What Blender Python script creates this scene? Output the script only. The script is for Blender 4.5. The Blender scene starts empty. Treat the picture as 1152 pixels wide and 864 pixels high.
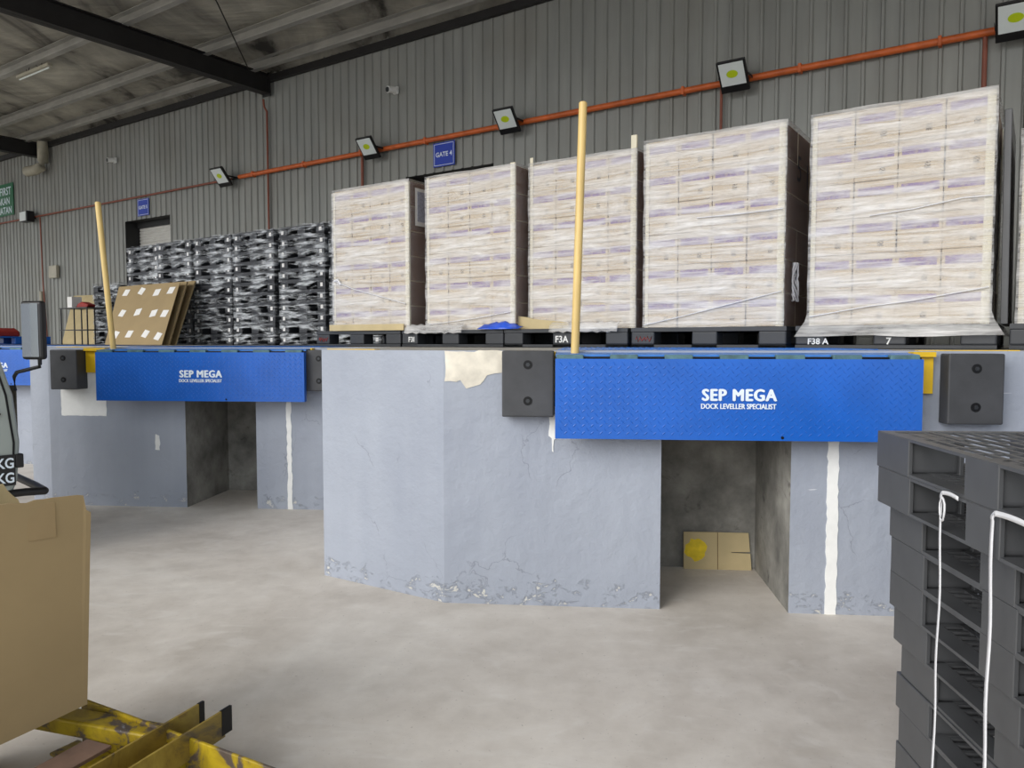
import bpy, bmesh, math, random
from mathutils import Vector, Matrix, noise
random.seed(7)
S = bpy.context.scene
COL = S.collection
R = math.radians
U = Vector((.826, -.564, 0)).normalized()      # along the building wall, to the right
V = Vector((.564, .826, 0)).normalized()       # into the building
E1 = Vector((.9961, -.0881, 0))                # along the front of a dock bay
N1 = Vector((-.0881, -.9961, 0))               # out of a dock bay, towards the yard
A_WALL = math.atan2(U.y, U.x)
A_BAY = math.atan2(E1.y, E1.x)
H = 1.405                                      # platform height
def W(s, t, z=0.0): return U*s + V*t + Vector((0, 0, z))

# ------------------------------------------------------------------ mesh builder
class MB:
    def __init__(self): self.v = []; self.f = []; self.m = []; self.sm = []
    def add(self, vs, fs, mi=0, smooth=False):
        o = len(self.v); self.v += [tuple(p) for p in vs]
        for f in fs: self.f.append([i+o for i in f]); self.m.append(mi); self.sm.append(smooth)
        return self
    def box(self, x0, x1, y0, y1, z0, z1, mi=0, M=None):
        vs = [Vector((x, y, z)) for z in (z0, z1) for y in (y0, y1) for x in (x0, x1)]
        if M: vs = [M @ v for v in vs]
        return self.add(vs, [(0,2,3,1),(4,5,7,6),(0,1,5,4),(2,6,7,3),(0,4,6,2),(1,3,7,5)], mi)
    def bar(self, a, b, w, h, mi=0, up=(0,0,1)):
        a = Vector(a); b = Vector(b); d = (b-a).normalized(); u = Vector(up)
        x = d.cross(u).normalized(); u = x.cross(d).normalized()
        vs = []
        for p in (a, b):
            for sx, su in ((-1,-1),(1,-1),(1,1),(-1,1)): vs.append(p + x*sx*w/2 + u*su*h/2)
        return self.add(vs, [(0,3,2,1),(4,5,6,7),(0,1,5,4),(1,2,6,5),(2,3,7,6),(3,0,4,7)], mi)
    def tube(self, pts, r, n=10, mi=0, r2=None):
        pts = [Vector(p) for p in pts]; rings = []
        up = Vector((0,0,1))
        for i, p in enumerate(pts):
            d = ((pts[i+1]-p) if i < len(pts)-1 else (p-pts[i-1]))
            if 0 < i < len(pts)-1: d = (pts[i+1]-p).normalized() + (p-pts[i-1]).normalized()
            d.normalize()
            ref = up if abs(d.z) < .9 else Vector((1,0,0))
            x = d.cross(ref).normalized(); y = x.cross(d).normalized()
            rr = r if r2 is None else r + (r2-r)*i/(len(pts)-1)
            rings.append([p + x*rr*math.cos(2*math.pi*k/n) + y*rr*math.sin(2*math.pi*k/n) for k in range(n)])
        vs = [q for ring in rings for q in ring]; fs = []
        for i in range(len(pts)-1):
            for k in range(n):
                a = i*n+k; b = i*n+(k+1) % n
                fs.append((a, b, b+n, a+n))
        self.add(vs, fs, mi, True)
        self.add(rings[0], [list(range(n))[::-1]], mi); self.add(rings[-1], [list(range(n))], mi)
        return self
    def prism(self, poly, z0, z1, mi=0, M=None):
        n = len(poly)
        vs = [Vector((p[0], p[1], z0)) for p in poly] + [Vector((p[0], p[1], z1)) for p in poly]
        if M: vs = [M @ v for v in vs]
        fs = [list(range(n))[::-1], [i+n for i in range(n)]] + [(i, (i+1) % n, (i+1) % n+n, i+n) for i in range(n)]
        return self.add(vs, fs, mi)
    def mesh(self, name, mats, bevel=0, seg=2, fix=True):
        me = bpy.data.meshes.new(name); me.from_pydata(self.v, [], self.f)
        for m in (mats if isinstance(mats, (list, tuple)) else [mats]): me.materials.append(m)
        for p, mi, sm in zip(me.polygons, self.m, self.sm): p.material_index = mi; p.use_smooth = sm
        bm = bmesh.new(); bm.from_mesh(me)
        if bevel:
            bmesh.ops.remove_doubles(bm, verts=bm.verts, dist=1e-5)
            ed = [e for e in bm.edges if len(e.link_faces) == 2 and e.calc_face_angle(0) > .6]
            bmesh.ops.bevel(bm, geom=ed, offset=bevel, segments=seg, affect='EDGES', profile=.5, clamp_overlap=True)
        if fix: bmesh.ops.recalc_face_normals(bm, faces=bm.faces)
        bm.to_mesh(me); bm.free(); me.update()
        return me
    def build(self, name, mats, parent=None, loc=None, rz=None, bevel=0, seg=2, fix=True):
        return link(name, self.mesh(name, mats, bevel, seg, fix), parent, loc, rz)
def link(name, me, parent=None, loc=None, rz=None):
    o = bpy.data.objects.new(name, me); COL.objects.link(o)
    if parent: o.parent = parent
    if loc is not None: o.location = loc
    if rz is not None: o.rotation_euler = (0, 0, rz)
    return o
def tag(o, label=None, cat=None, group=None, kind=None):
    if label: o['label'] = label
    if cat: o['category'] = cat
    if group: o['group'] = group
    if kind: o['kind'] = kind
    return o
def empty(name, loc, rz=0, **k):
    o = bpy.data.objects.new(name, None); COL.objects.link(o); o.empty_display_size = .1
    o.location = loc; o.rotation_euler = (0, 0, rz); return tag(o, **k)
def struct(o): o['kind'] = 'structure'; return o
def copy_tree(o, parent=None):
    c = o.copy(); COL.objects.link(c); c.parent = parent
    for ch in list(kids[o.name]) if o.name in kids else []: copy_tree(ch, c)
    return c
kids = {}
def index_kids():
    kids.clear()
    for o in bpy.data.objects:
        if o.parent: kids.setdefault(o.parent.name, []).append(o)
def text_mesh(txt, size, mat, extrude=.0008, offset=0, align='LEFT', spacing=1.0, sx=1.0, bold=0):
    cu = bpy.data.curves.new('txt', 'FONT'); cu.body = txt; cu.size = size; cu.extrude = extrude
    cu.offset = offset; cu.align_x = align; cu.space_character = spacing; cu.resolution_u = 3
    ob = bpy.data.objects.new('txt', cu); COL.objects.link(ob)
    dg = bpy.context.evaluated_depsgraph_get(); dg.update()
    me = bpy.data.meshes.new_from_object(ob.evaluated_get(dg))
    bpy.data.objects.remove(ob)
    # stand the text upright: x right, z up, facing -y
    me.transform(Matrix.Rotation(R(90), 4, 'X') @ Matrix.Diagonal((sx, 1, 1, 1)))
    if bold:
        bm = bmesh.new()
        for k, (dx, dz) in enumerate(((-1,0),(-.5,0),(0,0),(.5,0),(1,0),(0,-.5),(0,.5))):
            n0 = len(bm.verts); bm.from_mesh(me); bm.verts.ensure_lookup_table()
            for v in bm.verts[n0:]: v.co += Vector((dx*bold, k*.00003, dz*bold))
        bm.to_mesh(me); bm.free()
    me.materials.clear(); me.materials.append(mat)
    return me

# ------------------------------------------------------------------ materials
def newmat(name):
    m = bpy.data.materials.new(name); m.use_nodes = True; nt = m.node_tree
    return m, nt, nt.nodes['Principled BSDF']
def c4(c): return (c[0], c[1], c[2], 1)
def lin(r, g, b):
    f = lambda v: (v/255/12.92 if v/255 <= .04045 else ((v/255+.055)/1.055)**2.4)
    return (f(r), f(g), f(b))
def nd(nt, t, **k):
    n = nt.nodes.new(t)
    for a, b in k.items(): setattr(n, a, b)
    return n
def coords(nt, scale=(1,1,1), rot=(0,0,0), kind='Object', loc=(0,0,0)):
    tc = nd(nt, 'ShaderNodeTexCoord'); mp = nd(nt, 'ShaderNodeMapping')
    mp.inputs['Scale'].default_value = scale; mp.inputs['Rotation'].default_value = rot
    mp.inputs['Location'].default_value = loc
    nt.links.new(tc.outputs[kind], mp.inputs['Vector']); return mp.outputs['Vector']
def noise_(nt, vec, scale, detail=4, rough=.55, dist=0):
    n = nd(nt, 'ShaderNodeTexNoise'); n.inputs['Scale'].default_value = scale; n.inputs['Detail'].default_value = detail
    n.inputs['Roughness'].default_value = rough; n.inputs['Distortion'].default_value = dist
    if vec is not None: nt.links.new(vec, n.inputs['Vector'])
    return n.outputs['Fac']
def ramp(nt, fac, stops):
    r = nd(nt, 'ShaderNodeValToRGB'); e = r.color_ramp.elements
    while len(e) < len(stops): e.new(.5)
    for el, (p, c) in zip(e, stops):
        el.position = p; el.color = c4(c) if not isinstance(c, (int, float)) else (c, c, c, 1)
    nt.links.new(fac, r.inputs['Fac']); return r.outputs['Color']
def mix(nt, fac, a, b, blend='MIX'):
    m = nd(nt, 'ShaderNodeMix', data_type='RGBA', blend_type=blend)
    for i, v in ((0, fac), (6, a), (7, b)):
        if isinstance(v, (int, float)): m.inputs[i].default_value = v
        elif isinstance(v, (tuple, list)): m.inputs[i].default_value = c4(v)
        else: nt.links.new(v, m.inputs[i])
    return m.outputs[2]
def math_(nt, op, a, b=0.0, c=None):
    m = nd(nt, 'ShaderNodeMath', operation=op)
    for i, v in enumerate((a, b) if c is None else (a, b, c)):
        if isinstance(v, (int, float)): m.inputs[i].default_value = v
        else: nt.links.new(v, m.inputs[i])
    return m.outputs[0]
def bump(nt, bsdf, h, strength=.3, dist=.01):
    b = nd(nt, 'ShaderNodeBump'); b.inputs['Strength'].default_value = strength; b.inputs['Distance'].default_value = dist
    nt.links.new(h, b.inputs['Height']); nt.links.new(b.outputs['Normal'], bsdf.inputs['Normal'])
def simple(name, col, rough=.6, metal=0, var=.12, nscale=6, bmp=0, spec=.5, kind='Object', stretch=(1,1,1)):
    m, nt, b = newmat(name)
    v = coords(nt, stretch, kind=kind); n = noise_(nt, v, nscale, 5)
    lo = tuple(max(0, c*(1-var)) for c in col); hi = tuple(min(1, c*(1+var)) for c in col)
    nt.links.new(ramp(nt, n, [(.3, lo), (.7, hi)]), b.inputs['Base Color'])
    b.inputs['Roughness'].default_value = rough; b.inputs['Metallic'].default_value = metal
    b.inputs['Specular IOR Level'].default_value = spec
    if bmp: bump(nt, b, noise_(nt, v, nscale*5, 3), bmp, .003)
    return m

def mat_floor():
    m, nt, b = newmat('concrete_floor')
    v = coords(nt)
    n1 = noise_(nt, v, .55, 6, .6, .6); n2 = noise_(nt, v, 5, 6, .65); n3 = noise_(nt, v, 60, 3)
    base = ramp(nt, n1, [(.34, lin(190,181,170)), (.5, lin(216,208,198)), (.66, lin(236,230,221))])
    c = mix(nt, .35, base, ramp(nt, n2, [(.3, lin(184,175,165)), (.7, lin(234,228,220))]))
    # swept tyre arcs and dusty scuffs
    w = nd(nt, 'ShaderNodeTexNoise'); w.inputs['Scale'].default_value = 2.2; w.inputs['Detail'].default_value = 8; w.inputs['Distortion'].default_value = 2.5
    nt.links.new(coords(nt, (1, 1.8, 1), (0, 0, .9)), w.inputs['Vector'])
    c = mix(nt, ramp(nt, w.outputs['Fac'], [(.56, 0), (.72, .3)]), c, lin(236,232,226))
    c = mix(nt, ramp(nt, noise_(nt, v, 1.3, 5, .6, .3), [(.54, 0), (.74, .35)]), c, lin(158,149,139))
    c = mix(nt, ramp(nt, n3, [(.66, 0), (.74, .4)]), c, lin(100,92,86))
    nt.links.new(c, b.inputs['Base Color']); b.inputs['Roughness'].default_value = .75
    b.inputs['Specular IOR Level'].default_value = .3
    bump(nt, b, n2, .15, .01); return m
def mat_dock():
    m, nt, b = newmat('blue_grey_dock_paint')
    v = coords(nt)
    base = ramp(nt, noise_(nt, v, 1.3, 5), [(.3, lin(152,158,171)), (.7, lin(166,172,184))])
    base = mix(nt, .12, base, ramp(nt, noise_(nt, coords(nt, (6, 6, .5)), 1.5, 4), [(.3, lin(140,148,164)), (.7, lin(180,186,196))]))
    sep = nd(nt, 'ShaderNodeSeparateXYZ'); nt.links.new(v, sep.inputs[0]); z = sep.outputs['Z']
    # worn band near the ground: chips of bare plaster and pits
    band = math_(nt, 'MULTIPLY', math_(nt, 'SUBTRACT', .21, z), 1.6)
    ch = math_(nt, 'ADD', noise_(nt, coords(nt, (1, 1, 1.6)), 11, 8, .7, .4), math_(nt, 'MAXIMUM', math_(nt, 'MINIMUM', band, .18), -.04))
    c = mix(nt, ramp(nt, ch, [(.785, 0), (.795, 1)]), base, lin(205,203,196))
    pit = noise_(nt, v, 11, 6, .7, .8)
    pit2 = math_(nt, 'ADD', pit, math_(nt, 'MAXIMUM', math_(nt, 'MINIMUM', band, .12), 0.))
    c = mix(nt, ramp(nt, pit2, [(.75, 0), (.79, .55)]), c, lin(120,124,132))
    # hairline cracks and scraped dashes
    vo = nd(nt, 'ShaderNodeTexVoronoi', feature='DISTANCE_TO_EDGE'); vo.inputs['Scale'].default_value = 1.6
    wob = nd(nt, 'ShaderNodeTexNoise'); wob.inputs['Scale'].default_value = 5; wob.inputs['Detail'].default_value = 6; nt.links.new(v, wob.inputs['Vector'])
    va = nd(nt, 'ShaderNodeVectorMath', operation='ADD'); vm = nd(nt, 'ShaderNodeVectorMath', operation='SCALE'); vm.inputs[3].default_value = .35
    nt.links.new(wob.outputs['Color'], vm.inputs[0]); nt.links.new(v, va.inputs[0]); nt.links.new(vm.outputs[0], va.inputs[1]); nt.links.new(va.outputs[0], vo.inputs['Vector'])
    crack = ramp(nt, vo.outputs['Distance'], [(.0, 1), (.006, 0)])
    cmask = ramp(nt, noise_(nt, v, 2.3, 3), [(.56, 0), (.62, 1)])
    ck = math_(nt, 'MULTIPLY', crack, cmask)
    c = mix(nt, math_(nt, 'MULTIPLY', ck, .55), c, lin(105,108,116))
    sc = noise_(nt, coords(nt, (1.6, 1.6, 14), (.05, .04, 0)), 3.2, 3, .5)
    c = mix(nt, ramp(nt, sc, [(.76, 0), (.78, .8)]), c, lin(214,216,220))
    nt.links.new(c, b.inputs['Base Color']); b.inputs['Roughness'].default_value = .55
    h = math_(nt, 'SUBTRACT', noise_(nt, v, 9, 7, .6), math_(nt, 'MULTIPLY', ramp(nt, ch, [(.72, 0), (.78, 1)]), .5))
    bump(nt, b, h, .55, .02); return m
def mat_rawcon():
    m, nt, b = newmat('bare_pit_concrete')
    v = coords(nt)
    c = ramp(nt, noise_(nt, v, 3, 7, .65), [(.3, lin(100,99,95)), (.52, lin(142,140,134)), (.7, lin(172,170,163))])
    c = mix(nt, ramp(nt, noise_(nt, coords(nt, (1,1,1), loc=(3,1,2)), 4, 5, .6, 1), [(.62, 0), (.72, .75)]), c, lin(52,50,48))
    nt.links.new(c, b.inputs['Base Color']); b.inputs['Roughness'].default_value = .85
    bump(nt, b, noise_(nt, v, 14, 6), .4, .01); return m
def mat_deck():
    m = simple('platform_top_concrete', lin(168,165,158), .8, nscale=4); return m
def mat_wall():
    m, nt, b = newmat('grey_ribbed_sheet')
    v = coords(nt)
    c = ramp(nt, noise_(nt, coords(nt, (2, 2, .25)), 2, 5), [(.3, lin(138,139,135)), (.7, lin(155,156,151))])
    c = mix(nt, ramp(nt, noise_(nt, v, .7, 4), [(.45, 0), (.75, .35)]), c, lin(128,122,110))
    nt.links.new(c, b.inputs['Base Color']); b.inputs['Roughness'].default_value = .5; b.inputs['Metallic'].default_value = .1
    return m
def mat_foil():
    m, nt, b = newmat('dusty_foil_insulation')
    v = coords(nt)
    n = noise_(nt, coords(nt, (1, .45, 1), (0, 0, A_WALL)), .9, 6, .6, .7)
    c = ramp(nt, n, [(.34, lin(70,68,64)), (.45, lin(156,152,142)), (.7, lin(208,204,190))])
    nt.links.new(c, b.inputs['Base Color']); b.inputs['Roughness'].default_value = .6; b.inputs['Metallic'].default_value = .15
    bump(nt, b, noise_(nt, coords(nt, (.6, 2.5, 1), (0, 0, A_WALL)), 1.1, 5), .8, .12); return m
def mat_film(name, lo, hi, tint=(.93,.93,.95), rough=.28, sc=(1.2, 1.2, 30), tilt=.10, seed=0, pos=(.35,.68)):
    """ milky stretch film: layer streaks plus painted-in white yard reflection over near-clear film """
    m, nt, b = newmat(name)
    v = coords(nt, sc, (tilt, tilt, 0), loc=(seed, seed*.7, seed*1.3))
    n = noise_(nt, v, 1.3, 8, .68, .5)
    n2 = noise_(nt, coords(nt, (1, 1, 3.2), (tilt*1.5, tilt*1.5, 0), loc=(seed*2, 1, seed)), 1.8, 5, .6, .9)
    s = math_(nt, 'ADD', math_(nt, 'MULTIPLY', n, .6), math_(nt, 'MULTIPLY', n2, .4))
    fac = ramp(nt, s, [(pos[0], lo), (pos[1], hi)])
    tr = nd(nt, 'ShaderNodeBsdfTransparent'); tr.inputs['Color'].default_value = (.96, .96, .97, 1)
    mx = nd(nt, 'ShaderNodeMixShader')
    b.inputs['Base Color'].default_value = c4(tint); b.inputs['Roughness'].default_value = rough
    b.inputs['Specular IOR Level'].default_value = .8
    bump(nt, b, s, .6, .03)
    nt.links.new(fac, mx.inputs[0]); nt.links.new(tr.outputs[0], mx.inputs[1]); nt.links.new(b.outputs[0], mx.inputs[2])
    nt.links.new(mx.outputs[0], nt.nodes['Material Output'].inputs['Surface']); return m
def mat_carton():
    m, nt, b = newmat('printed_carton')
    g = coords(nt, kind='Generated'); sep = nd(nt, 'ShaderNodeSeparateXYZ'); nt.links.new(g, sep.inputs[0])
    ob = coords(nt)
    base = ramp(nt, noise_(nt, ob, 4, 4), [(.3, lin(190,172,146)), (.7, lin(210,194,168))])
    def win(s, a, bb): return math_(nt, 'MULTIPLY', math_(nt, 'GREATER_THAN', s, a), math_(nt, 'LESS_THAN', s, bb))
    band = math_(nt, 'MULTIPLY', win(sep.outputs['Z'], .60, .83), win(sep.outputs['X'], .08, .92))
    brk = ramp(nt, noise_(nt, coords(nt, (1, 1, 1), kind='Generated'), 9, 5, .7), [(.42, 0), (.5, 1)])
    band = math_(nt, 'MULTIPLY', band, math_(nt, 'MULTIPLY_ADD', brk, .45, .55))
    c = mix(nt, math_(nt, 'MULTIPLY', band, .8), base, lin(112,84,158))
    mark = math_(nt, 'MULTIPLY', win(sep.outputs['Z'], .17, .36), win(sep.outputs['X'], .58, .72))
    c = mix(nt, math_(nt, 'MULTIPLY', mark, ramp(nt, noise_(nt, coords(nt, kind='Generated'), 26, 2), [(.45, 0), (.5, .8)])), c, lin(60,52,50))
    nt.links.new(c, b.inputs['Base Color']); b.inputs['Roughness'].default_value = .8; return m
def mat_yellow():
    m, nt, b = newmat('worn_yellow_paint')
    v = coords(nt)
    n = noise_(nt, v, 9, 6, .62, .5)
    c = ramp(nt, n, [(.38, lin(186,160,36)), (.50, lin(160,136,36)), (.545, lin(96,84,74)), (.62, lin(84,74,66)), (.66, lin(150,152,158))])
    nt.links.new(c, b.inputs['Base Color']); b.inputs['Roughness'].default_value = .4
    bump(nt, b, n, .4, .004); return m
def mat_oldyellow():
    m, nt, b = newmat('dirty_yellow_steel')
    v = coords(nt)
    n = noise_(nt, v, 5, 7, .65, .8)
    c = ramp(nt, n, [(.35, lin(84,74,60)), (.45, lin(140,118,52)), (.62, lin(168,146,66)), (.75, lin(112,74,50))])
    nt.links.new(c, b.inputs['Base Color']); b.inputs['Roughness'].default_value = .5; bump(nt, b, n, .3, .004); return m

M = {}
M['floor'] = mat_floor(); M['dock'] = mat_dock(); M['raw'] = mat_rawcon(); M['top'] = mat_deck(); M['wall'] = mat_wall(); M['foil'] = mat_foil()
M['film'] = mat_film('milky_stretch_film', .14, .78, (.93,.915,.895), seed=1, pos=(.40,.65), sc=(1.4,1.4,24))
M['film_b'] = mat_film('clear_stretch_film', .0, .68, (.88,.92,.96), .2, (2, 2, 16), .42, seed=5, pos=(.49, .62))
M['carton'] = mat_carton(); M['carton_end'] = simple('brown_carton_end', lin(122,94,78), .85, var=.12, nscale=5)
M['film_c'] = mat_film('shaded_side_film', .02, .22, seed=9, rough=.15)  # shade on load sides built in: film nearly without painted reflection streaks
M['black'] = simple('black_plastic', lin(52,54,58), .5, var=.2, nscale=3)
M['grey_pl'] = simple('dark_grey_plastic', lin(78,79,81), .42, var=.12, nscale=5, bmp=.1)
M['rubber'] = simple('bumper_rubber', lin(62,63,66), .55, var=.25, nscale=5, bmp=.3)
M['dark'] = simple('dark_bolt_steel', lin(24,24,26), .4, .5)
M['steel'] = simple('bolt_steel', lin(70,72,75), .35, .8)
M['blue'] = simple('blue_leveller_paint', lin(26,96,192), .3, var=.1, nscale=4)
M['blue_top'] = simple('blue_deck_paint_sheen', lin(60,125,205), .45, var=.12, nscale=14)  # leveller blue, lightened to put the grazing-view sheen into the colour
M['green'] = simple('greenish_hinge_steel', lin(78,112,118), .55, var=.35, nscale=18)
M['white'] = simple('white_lettering', lin(225,235,245), .6, var=.05)
M['white_p'] = simple('white_plaster', lin(243,243,240), .8, var=.05, nscale=12, bmp=.2)
M['cream'] = simple('cream_damaged_plaster', lin(222,215,200), .85, var=.25, nscale=7, bmp=.5)
M['yellow'] = simple('safety_yellow_paint', lin(228,186,22), .45, var=.12)
M['yworn'] = mat_yellow(); M['yold'] = mat_oldyellow()
M['wood'] = simple('varnished_pole_wood', lin(216,186,118), .4, var=.12, nscale=3, stretch=(8,8,1))
M['beam'] = simple('black_beam_paint', lin(34,32,32), .55, var=.2)
M['purlin'] = simple('galvanised_purlin', lin(166,164,158), .5, .2, var=.2, nscale=2)
M['orange'] = simple('orange_conduit', lin(208,102,48), .45, var=.2, nscale=5)
M['red'] = simple('dull_red_pipe', lin(140,80,62), .5)
M['pvc'] = simple('cream_pvc', lin(176,170,152), .5)
M['lampblk'] = simple('lamp_black_housing', lin(22,22,24), .4)
M['glass_w'] = simple('lamp_frosted_glass', lin(228,234,232), .3, var=.02)
M['led'] = simple('yellow_led_chip', lin(196,215,30), .4, var=.05)
M['sign_b'] = simple('blue_sign', lin(30,62,176), .4, var=.04)
M['sign_g'] = simple('green_sign', lin(24,104,66), .4, var=.05)
M['shutter'] = simple('shutter_grey', lin(212,210,204), .5, .1, var=.05)
M['darkgap'] = simple('dark_door_lining', lin(34,34,34), .7)
M['card'] = simple('brown_cardboard', lin(160,139,102), .85, var=.07, nscale=3)
M['card_l'] = simple('pale_cardboard', lin(198,180,138), .85, var=.08, nscale=5)
M['card_e'] = simple('cardboard_edge', lin(110,86,54), .9)
M['tape'] = simple('brown_parcel_tape', lin(153,131,94), .35, var=.08)
M['paper'] = simple('white_paper', lin(236,234,230), .7, var=.04)
M['print'] = simple('printed_sheet', lin(170,172,186), .7, var=.3, nscale=40)
M['board'] = simple('cream_corner_board', lin(222,214,190), .75, var=.05)
M['bluefilm'] = simple('blue_plastic_sheet', lin(40,84,200), .35, var=.3, nscale=9)
M['cab'] = simple('grey_green_cab_paint', lin(156,164,160), .3, var=.03)
M['mirror'] = newmat('mirror_glass')[0]
mb_ = M['mirror'].node_tree.nodes['Principled BSDF']; mb_.inputs['Metallic'].default_value = 1; mb_.inputs['Roughness'].default_value = .05; mb_.inputs['Base Color'].default_value = (.5,.52,.55,1)
M['window'] = newmat('cab_glass')[0]
mb_ = M['window'].node_tree.nodes['Principled BSDF']; mb_.inputs['Base Color'].default_value = (.02,.03,.035,1); mb_.inputs['Roughness'].default_value = .05
M['strap'] = simple('white_strapping', lin(225,225,228), .35, var=.04)
M['redmark'] = simple('red_marker', lin(150,40,34), .6)
M['whitemark'] = simple('white_marker', lin(228,228,226), .6)
M['blackmark'] = simple('black_marker', lin(22,20,24), .6)
M['yelmark'] = simple('yellow_spray', lin(235,205,30), .6, var=.15, nscale=20)
M['rust'] = simple('rusty_brown_steel', lin(122,98,84), .55, var=.3, nscale=8)
M['chip'] = simple('chipped_plaster', lin(190,184,170), .9, var=.3, nscale=10)

# ------------------------------------------------------------------ ground, platform
struct(MB().add([(-70,-50,0),(60,-50,0),(60,60,0),(-70,60,0)], [(0,1,2,3)]).build('floor', M['floor'], fix=False))

def bay_point(C, a, o=0): return Vector((C[0], C[1], 0)) + E1*a + N1*o
C1 = (-.377, 4.215); C2 = (-4.11, 6.81); C3 = (-7.83, 9.29)
plan = []   # (point, material of the face running from this point to the next)
def P3(v): return (v[0], v[1])
def bay_pts(C, R_len, n0, n1, depth=.81):
    # from right end to the corner C, with the pit niche
    return [(P3(bay_point(C, R_len)), 0), (P3(bay_point(C, n1)), 1), (P3(bay_point(C, n1, -depth)), 1),
            (P3(bay_point(C, n0, -depth)), 1), (P3(bay_point(C, n0)), 0), (P3(bay_point(C, 0)), 0)]
plan += [(P3(W(14, 1.2)), 0), ((6.43,1.32), 0), ((3.34,1.59), 0), ((2.55,2.10), 0)]
plan += bay_pts(C1, 3.10, 1.185, 1.865)
plan += [((-1.169,4.723), 0)]
plan += bay_pts(C2, 3.113, 1.258, 1.897)
plan += [((-4.39,7.00), 0)]
plan += bay_pts(C3, 3.63, 1.3, 1.95)
plan += [((-8.60,9.80), 0), ((-8.44,11.64), 0), ((-11.5,11.9), 0), (P3(W(-45, 3.5)), 0), (P3(W(-45, 10.6)), 2), (P3(W(14, 10.6)), 2)]
NZ = 1.0
platform = MB()
n = len(plan)
for i in range(n):
    a, mi = plan[i]; b = plan[(i+1) % n][0]
    platform.add([(a[0],a[1],0),(b[0],b[1],0),(b[0],b[1],H),(a[0],a[1],H)], [(0,1,2,3)], min(mi, 2))
# the niches are open only up to NZ: close the front above them and give them a ceiling
for C, n0, n1 in ((C1,1.185,1.865),(C2,1.258,1.897),(C3,1.3,1.95)):
    a = bay_point(C, n0, -.0); b = bay_point(C, n1, -.0); c = bay_point(C, n1, -.81); d = bay_point(C, n0, -.81)
    platform.add([(a.x,a.y,NZ),(b.x,b.y,NZ),(b.x,b.y,H),(a.x,a.y,H)], [(0,1,2,3)], 0)
    platform.add([(a.x,a.y,NZ),(b.x,b.y,NZ),(c.x,c.y,NZ),(d.x,d.y,NZ)], [(0,1,2,3)], 1)
plat = platform.mesh('loading_platform', [M['dock'], M['raw'], M['top']], fix=False)
bm = bmesh.new(); bm.from_mesh(plat)
vs = [bm.verts.new((p[0][0], p[0][1], H)) for p in plan if True]
f = bm.faces.new(vs); f.material_index = 2
bmesh.ops.triangulate(bm, faces=[f]); bmesh.ops.recalc_face_normals(bm, faces=bm.faces)
bm.to_mesh(plat); bm.free()
platform_o = tag(link('loading_platform', plat), 'blue-grey painted concrete loading platform with angled bays and open pits below', 'loading platform')

def jag(poly, amp=.006, step=.03, seed=0):
    rnd = random.Random(seed); out = []
    for i in range(len(poly)):
        a = Vector(poly[i]); b = Vector(poly[(i+1) % len(poly)]); k = max(1, int((b-a).length/step))
        for j in range(k):
            p = a.lerp(b, j/k); out.append((p.x+rnd.uniform(-amp, amp), p.y+rnd.uniform(-amp, amp)))
    return out
def patch(name, C, poly, mat, th=.004, seed=1, amp=.006, label=None):
    """ thin patch on a bay face: poly in (distance along the bay, height) """
    M4 = Matrix.Translation(bay_point(C, 0, 0)) @ Matrix.Rotation(A_BAY, 4, 'Z') @ Matrix.Rotation(R(90), 4, 'X')
    o = MB().prism(jag(poly, amp, .03, seed), 0, th, M=M4).build(name, mat, platform_o)
    if label: o['label'] = label
    return o
patch('plaster_patch', C1, [(.01,1.235),(.10,1.24),(.13,1.20),(.2,1.22),(.24,1.265),(.325,1.29),(.325,1.402),(.01,1.402)], M['cream'], seed=3, label='cream flaking plaster patch below the platform edge')
patch('plaster_strip', C1, [(2.055,0.0),(2.112,0.0),(2.108,1.0),(2.052,1.0)], M['white_p'], seed=4, amp=.004, label='white plaster strip up the bay wall')
patch('plaster_drip', C1, [(.583,1.1),(.628,1.1),(.622,.93),(.608,.92),(.606,.85),(.596,.86),(.595,.93),(.581,.94)], M['white_p'], seed=5, amp=.003, label='white plaster drip below the bumper')
patch('plaster_patch', C2, [(.115,.80),(.535,.80),(.535,1.2),(.115,1.2)], M['white_p'], seed=6, amp=.003, label='white square plaster patch')
patch('plaster_strip', C2, [(2.175,0),(2.215,0),(2.21,1.0),(2.17,1.0)], M['white_p'], seed=7, amp=.005, label='white plaster strip up the far bay wall')
patch('plaster_chip', C2, [(.98,.50),(1.02,.50),(1.015,.63),(.985,.64)], M['white_p'], seed=8, label='small white chip')
# yellow edge lines painted on the platform beside the levellers
def top_strip(name, pts, w, mat, th=.004):
    m = MB()
    for a, b in zip(pts, pts[1:]): m.bar((a[0], a[1], H+th/2), (b[0], b[1], H+th/2), w, th)
    return m.build(name, mat, platform_o)
top_strip('edge_line', [bay_point(C1, 2.50, -.03), bay_point(C1, 3.0, -.03)], .05, M['yellow'])
top_strip('edge_line', [bay_point(C2, .08, -.03), bay_point(C2, .42, -.03)], .05, M['yellow'])
top_strip('edge_line', [(-1.13,4.78), (-.80,4.57)], .05, M['yellow'])

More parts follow.
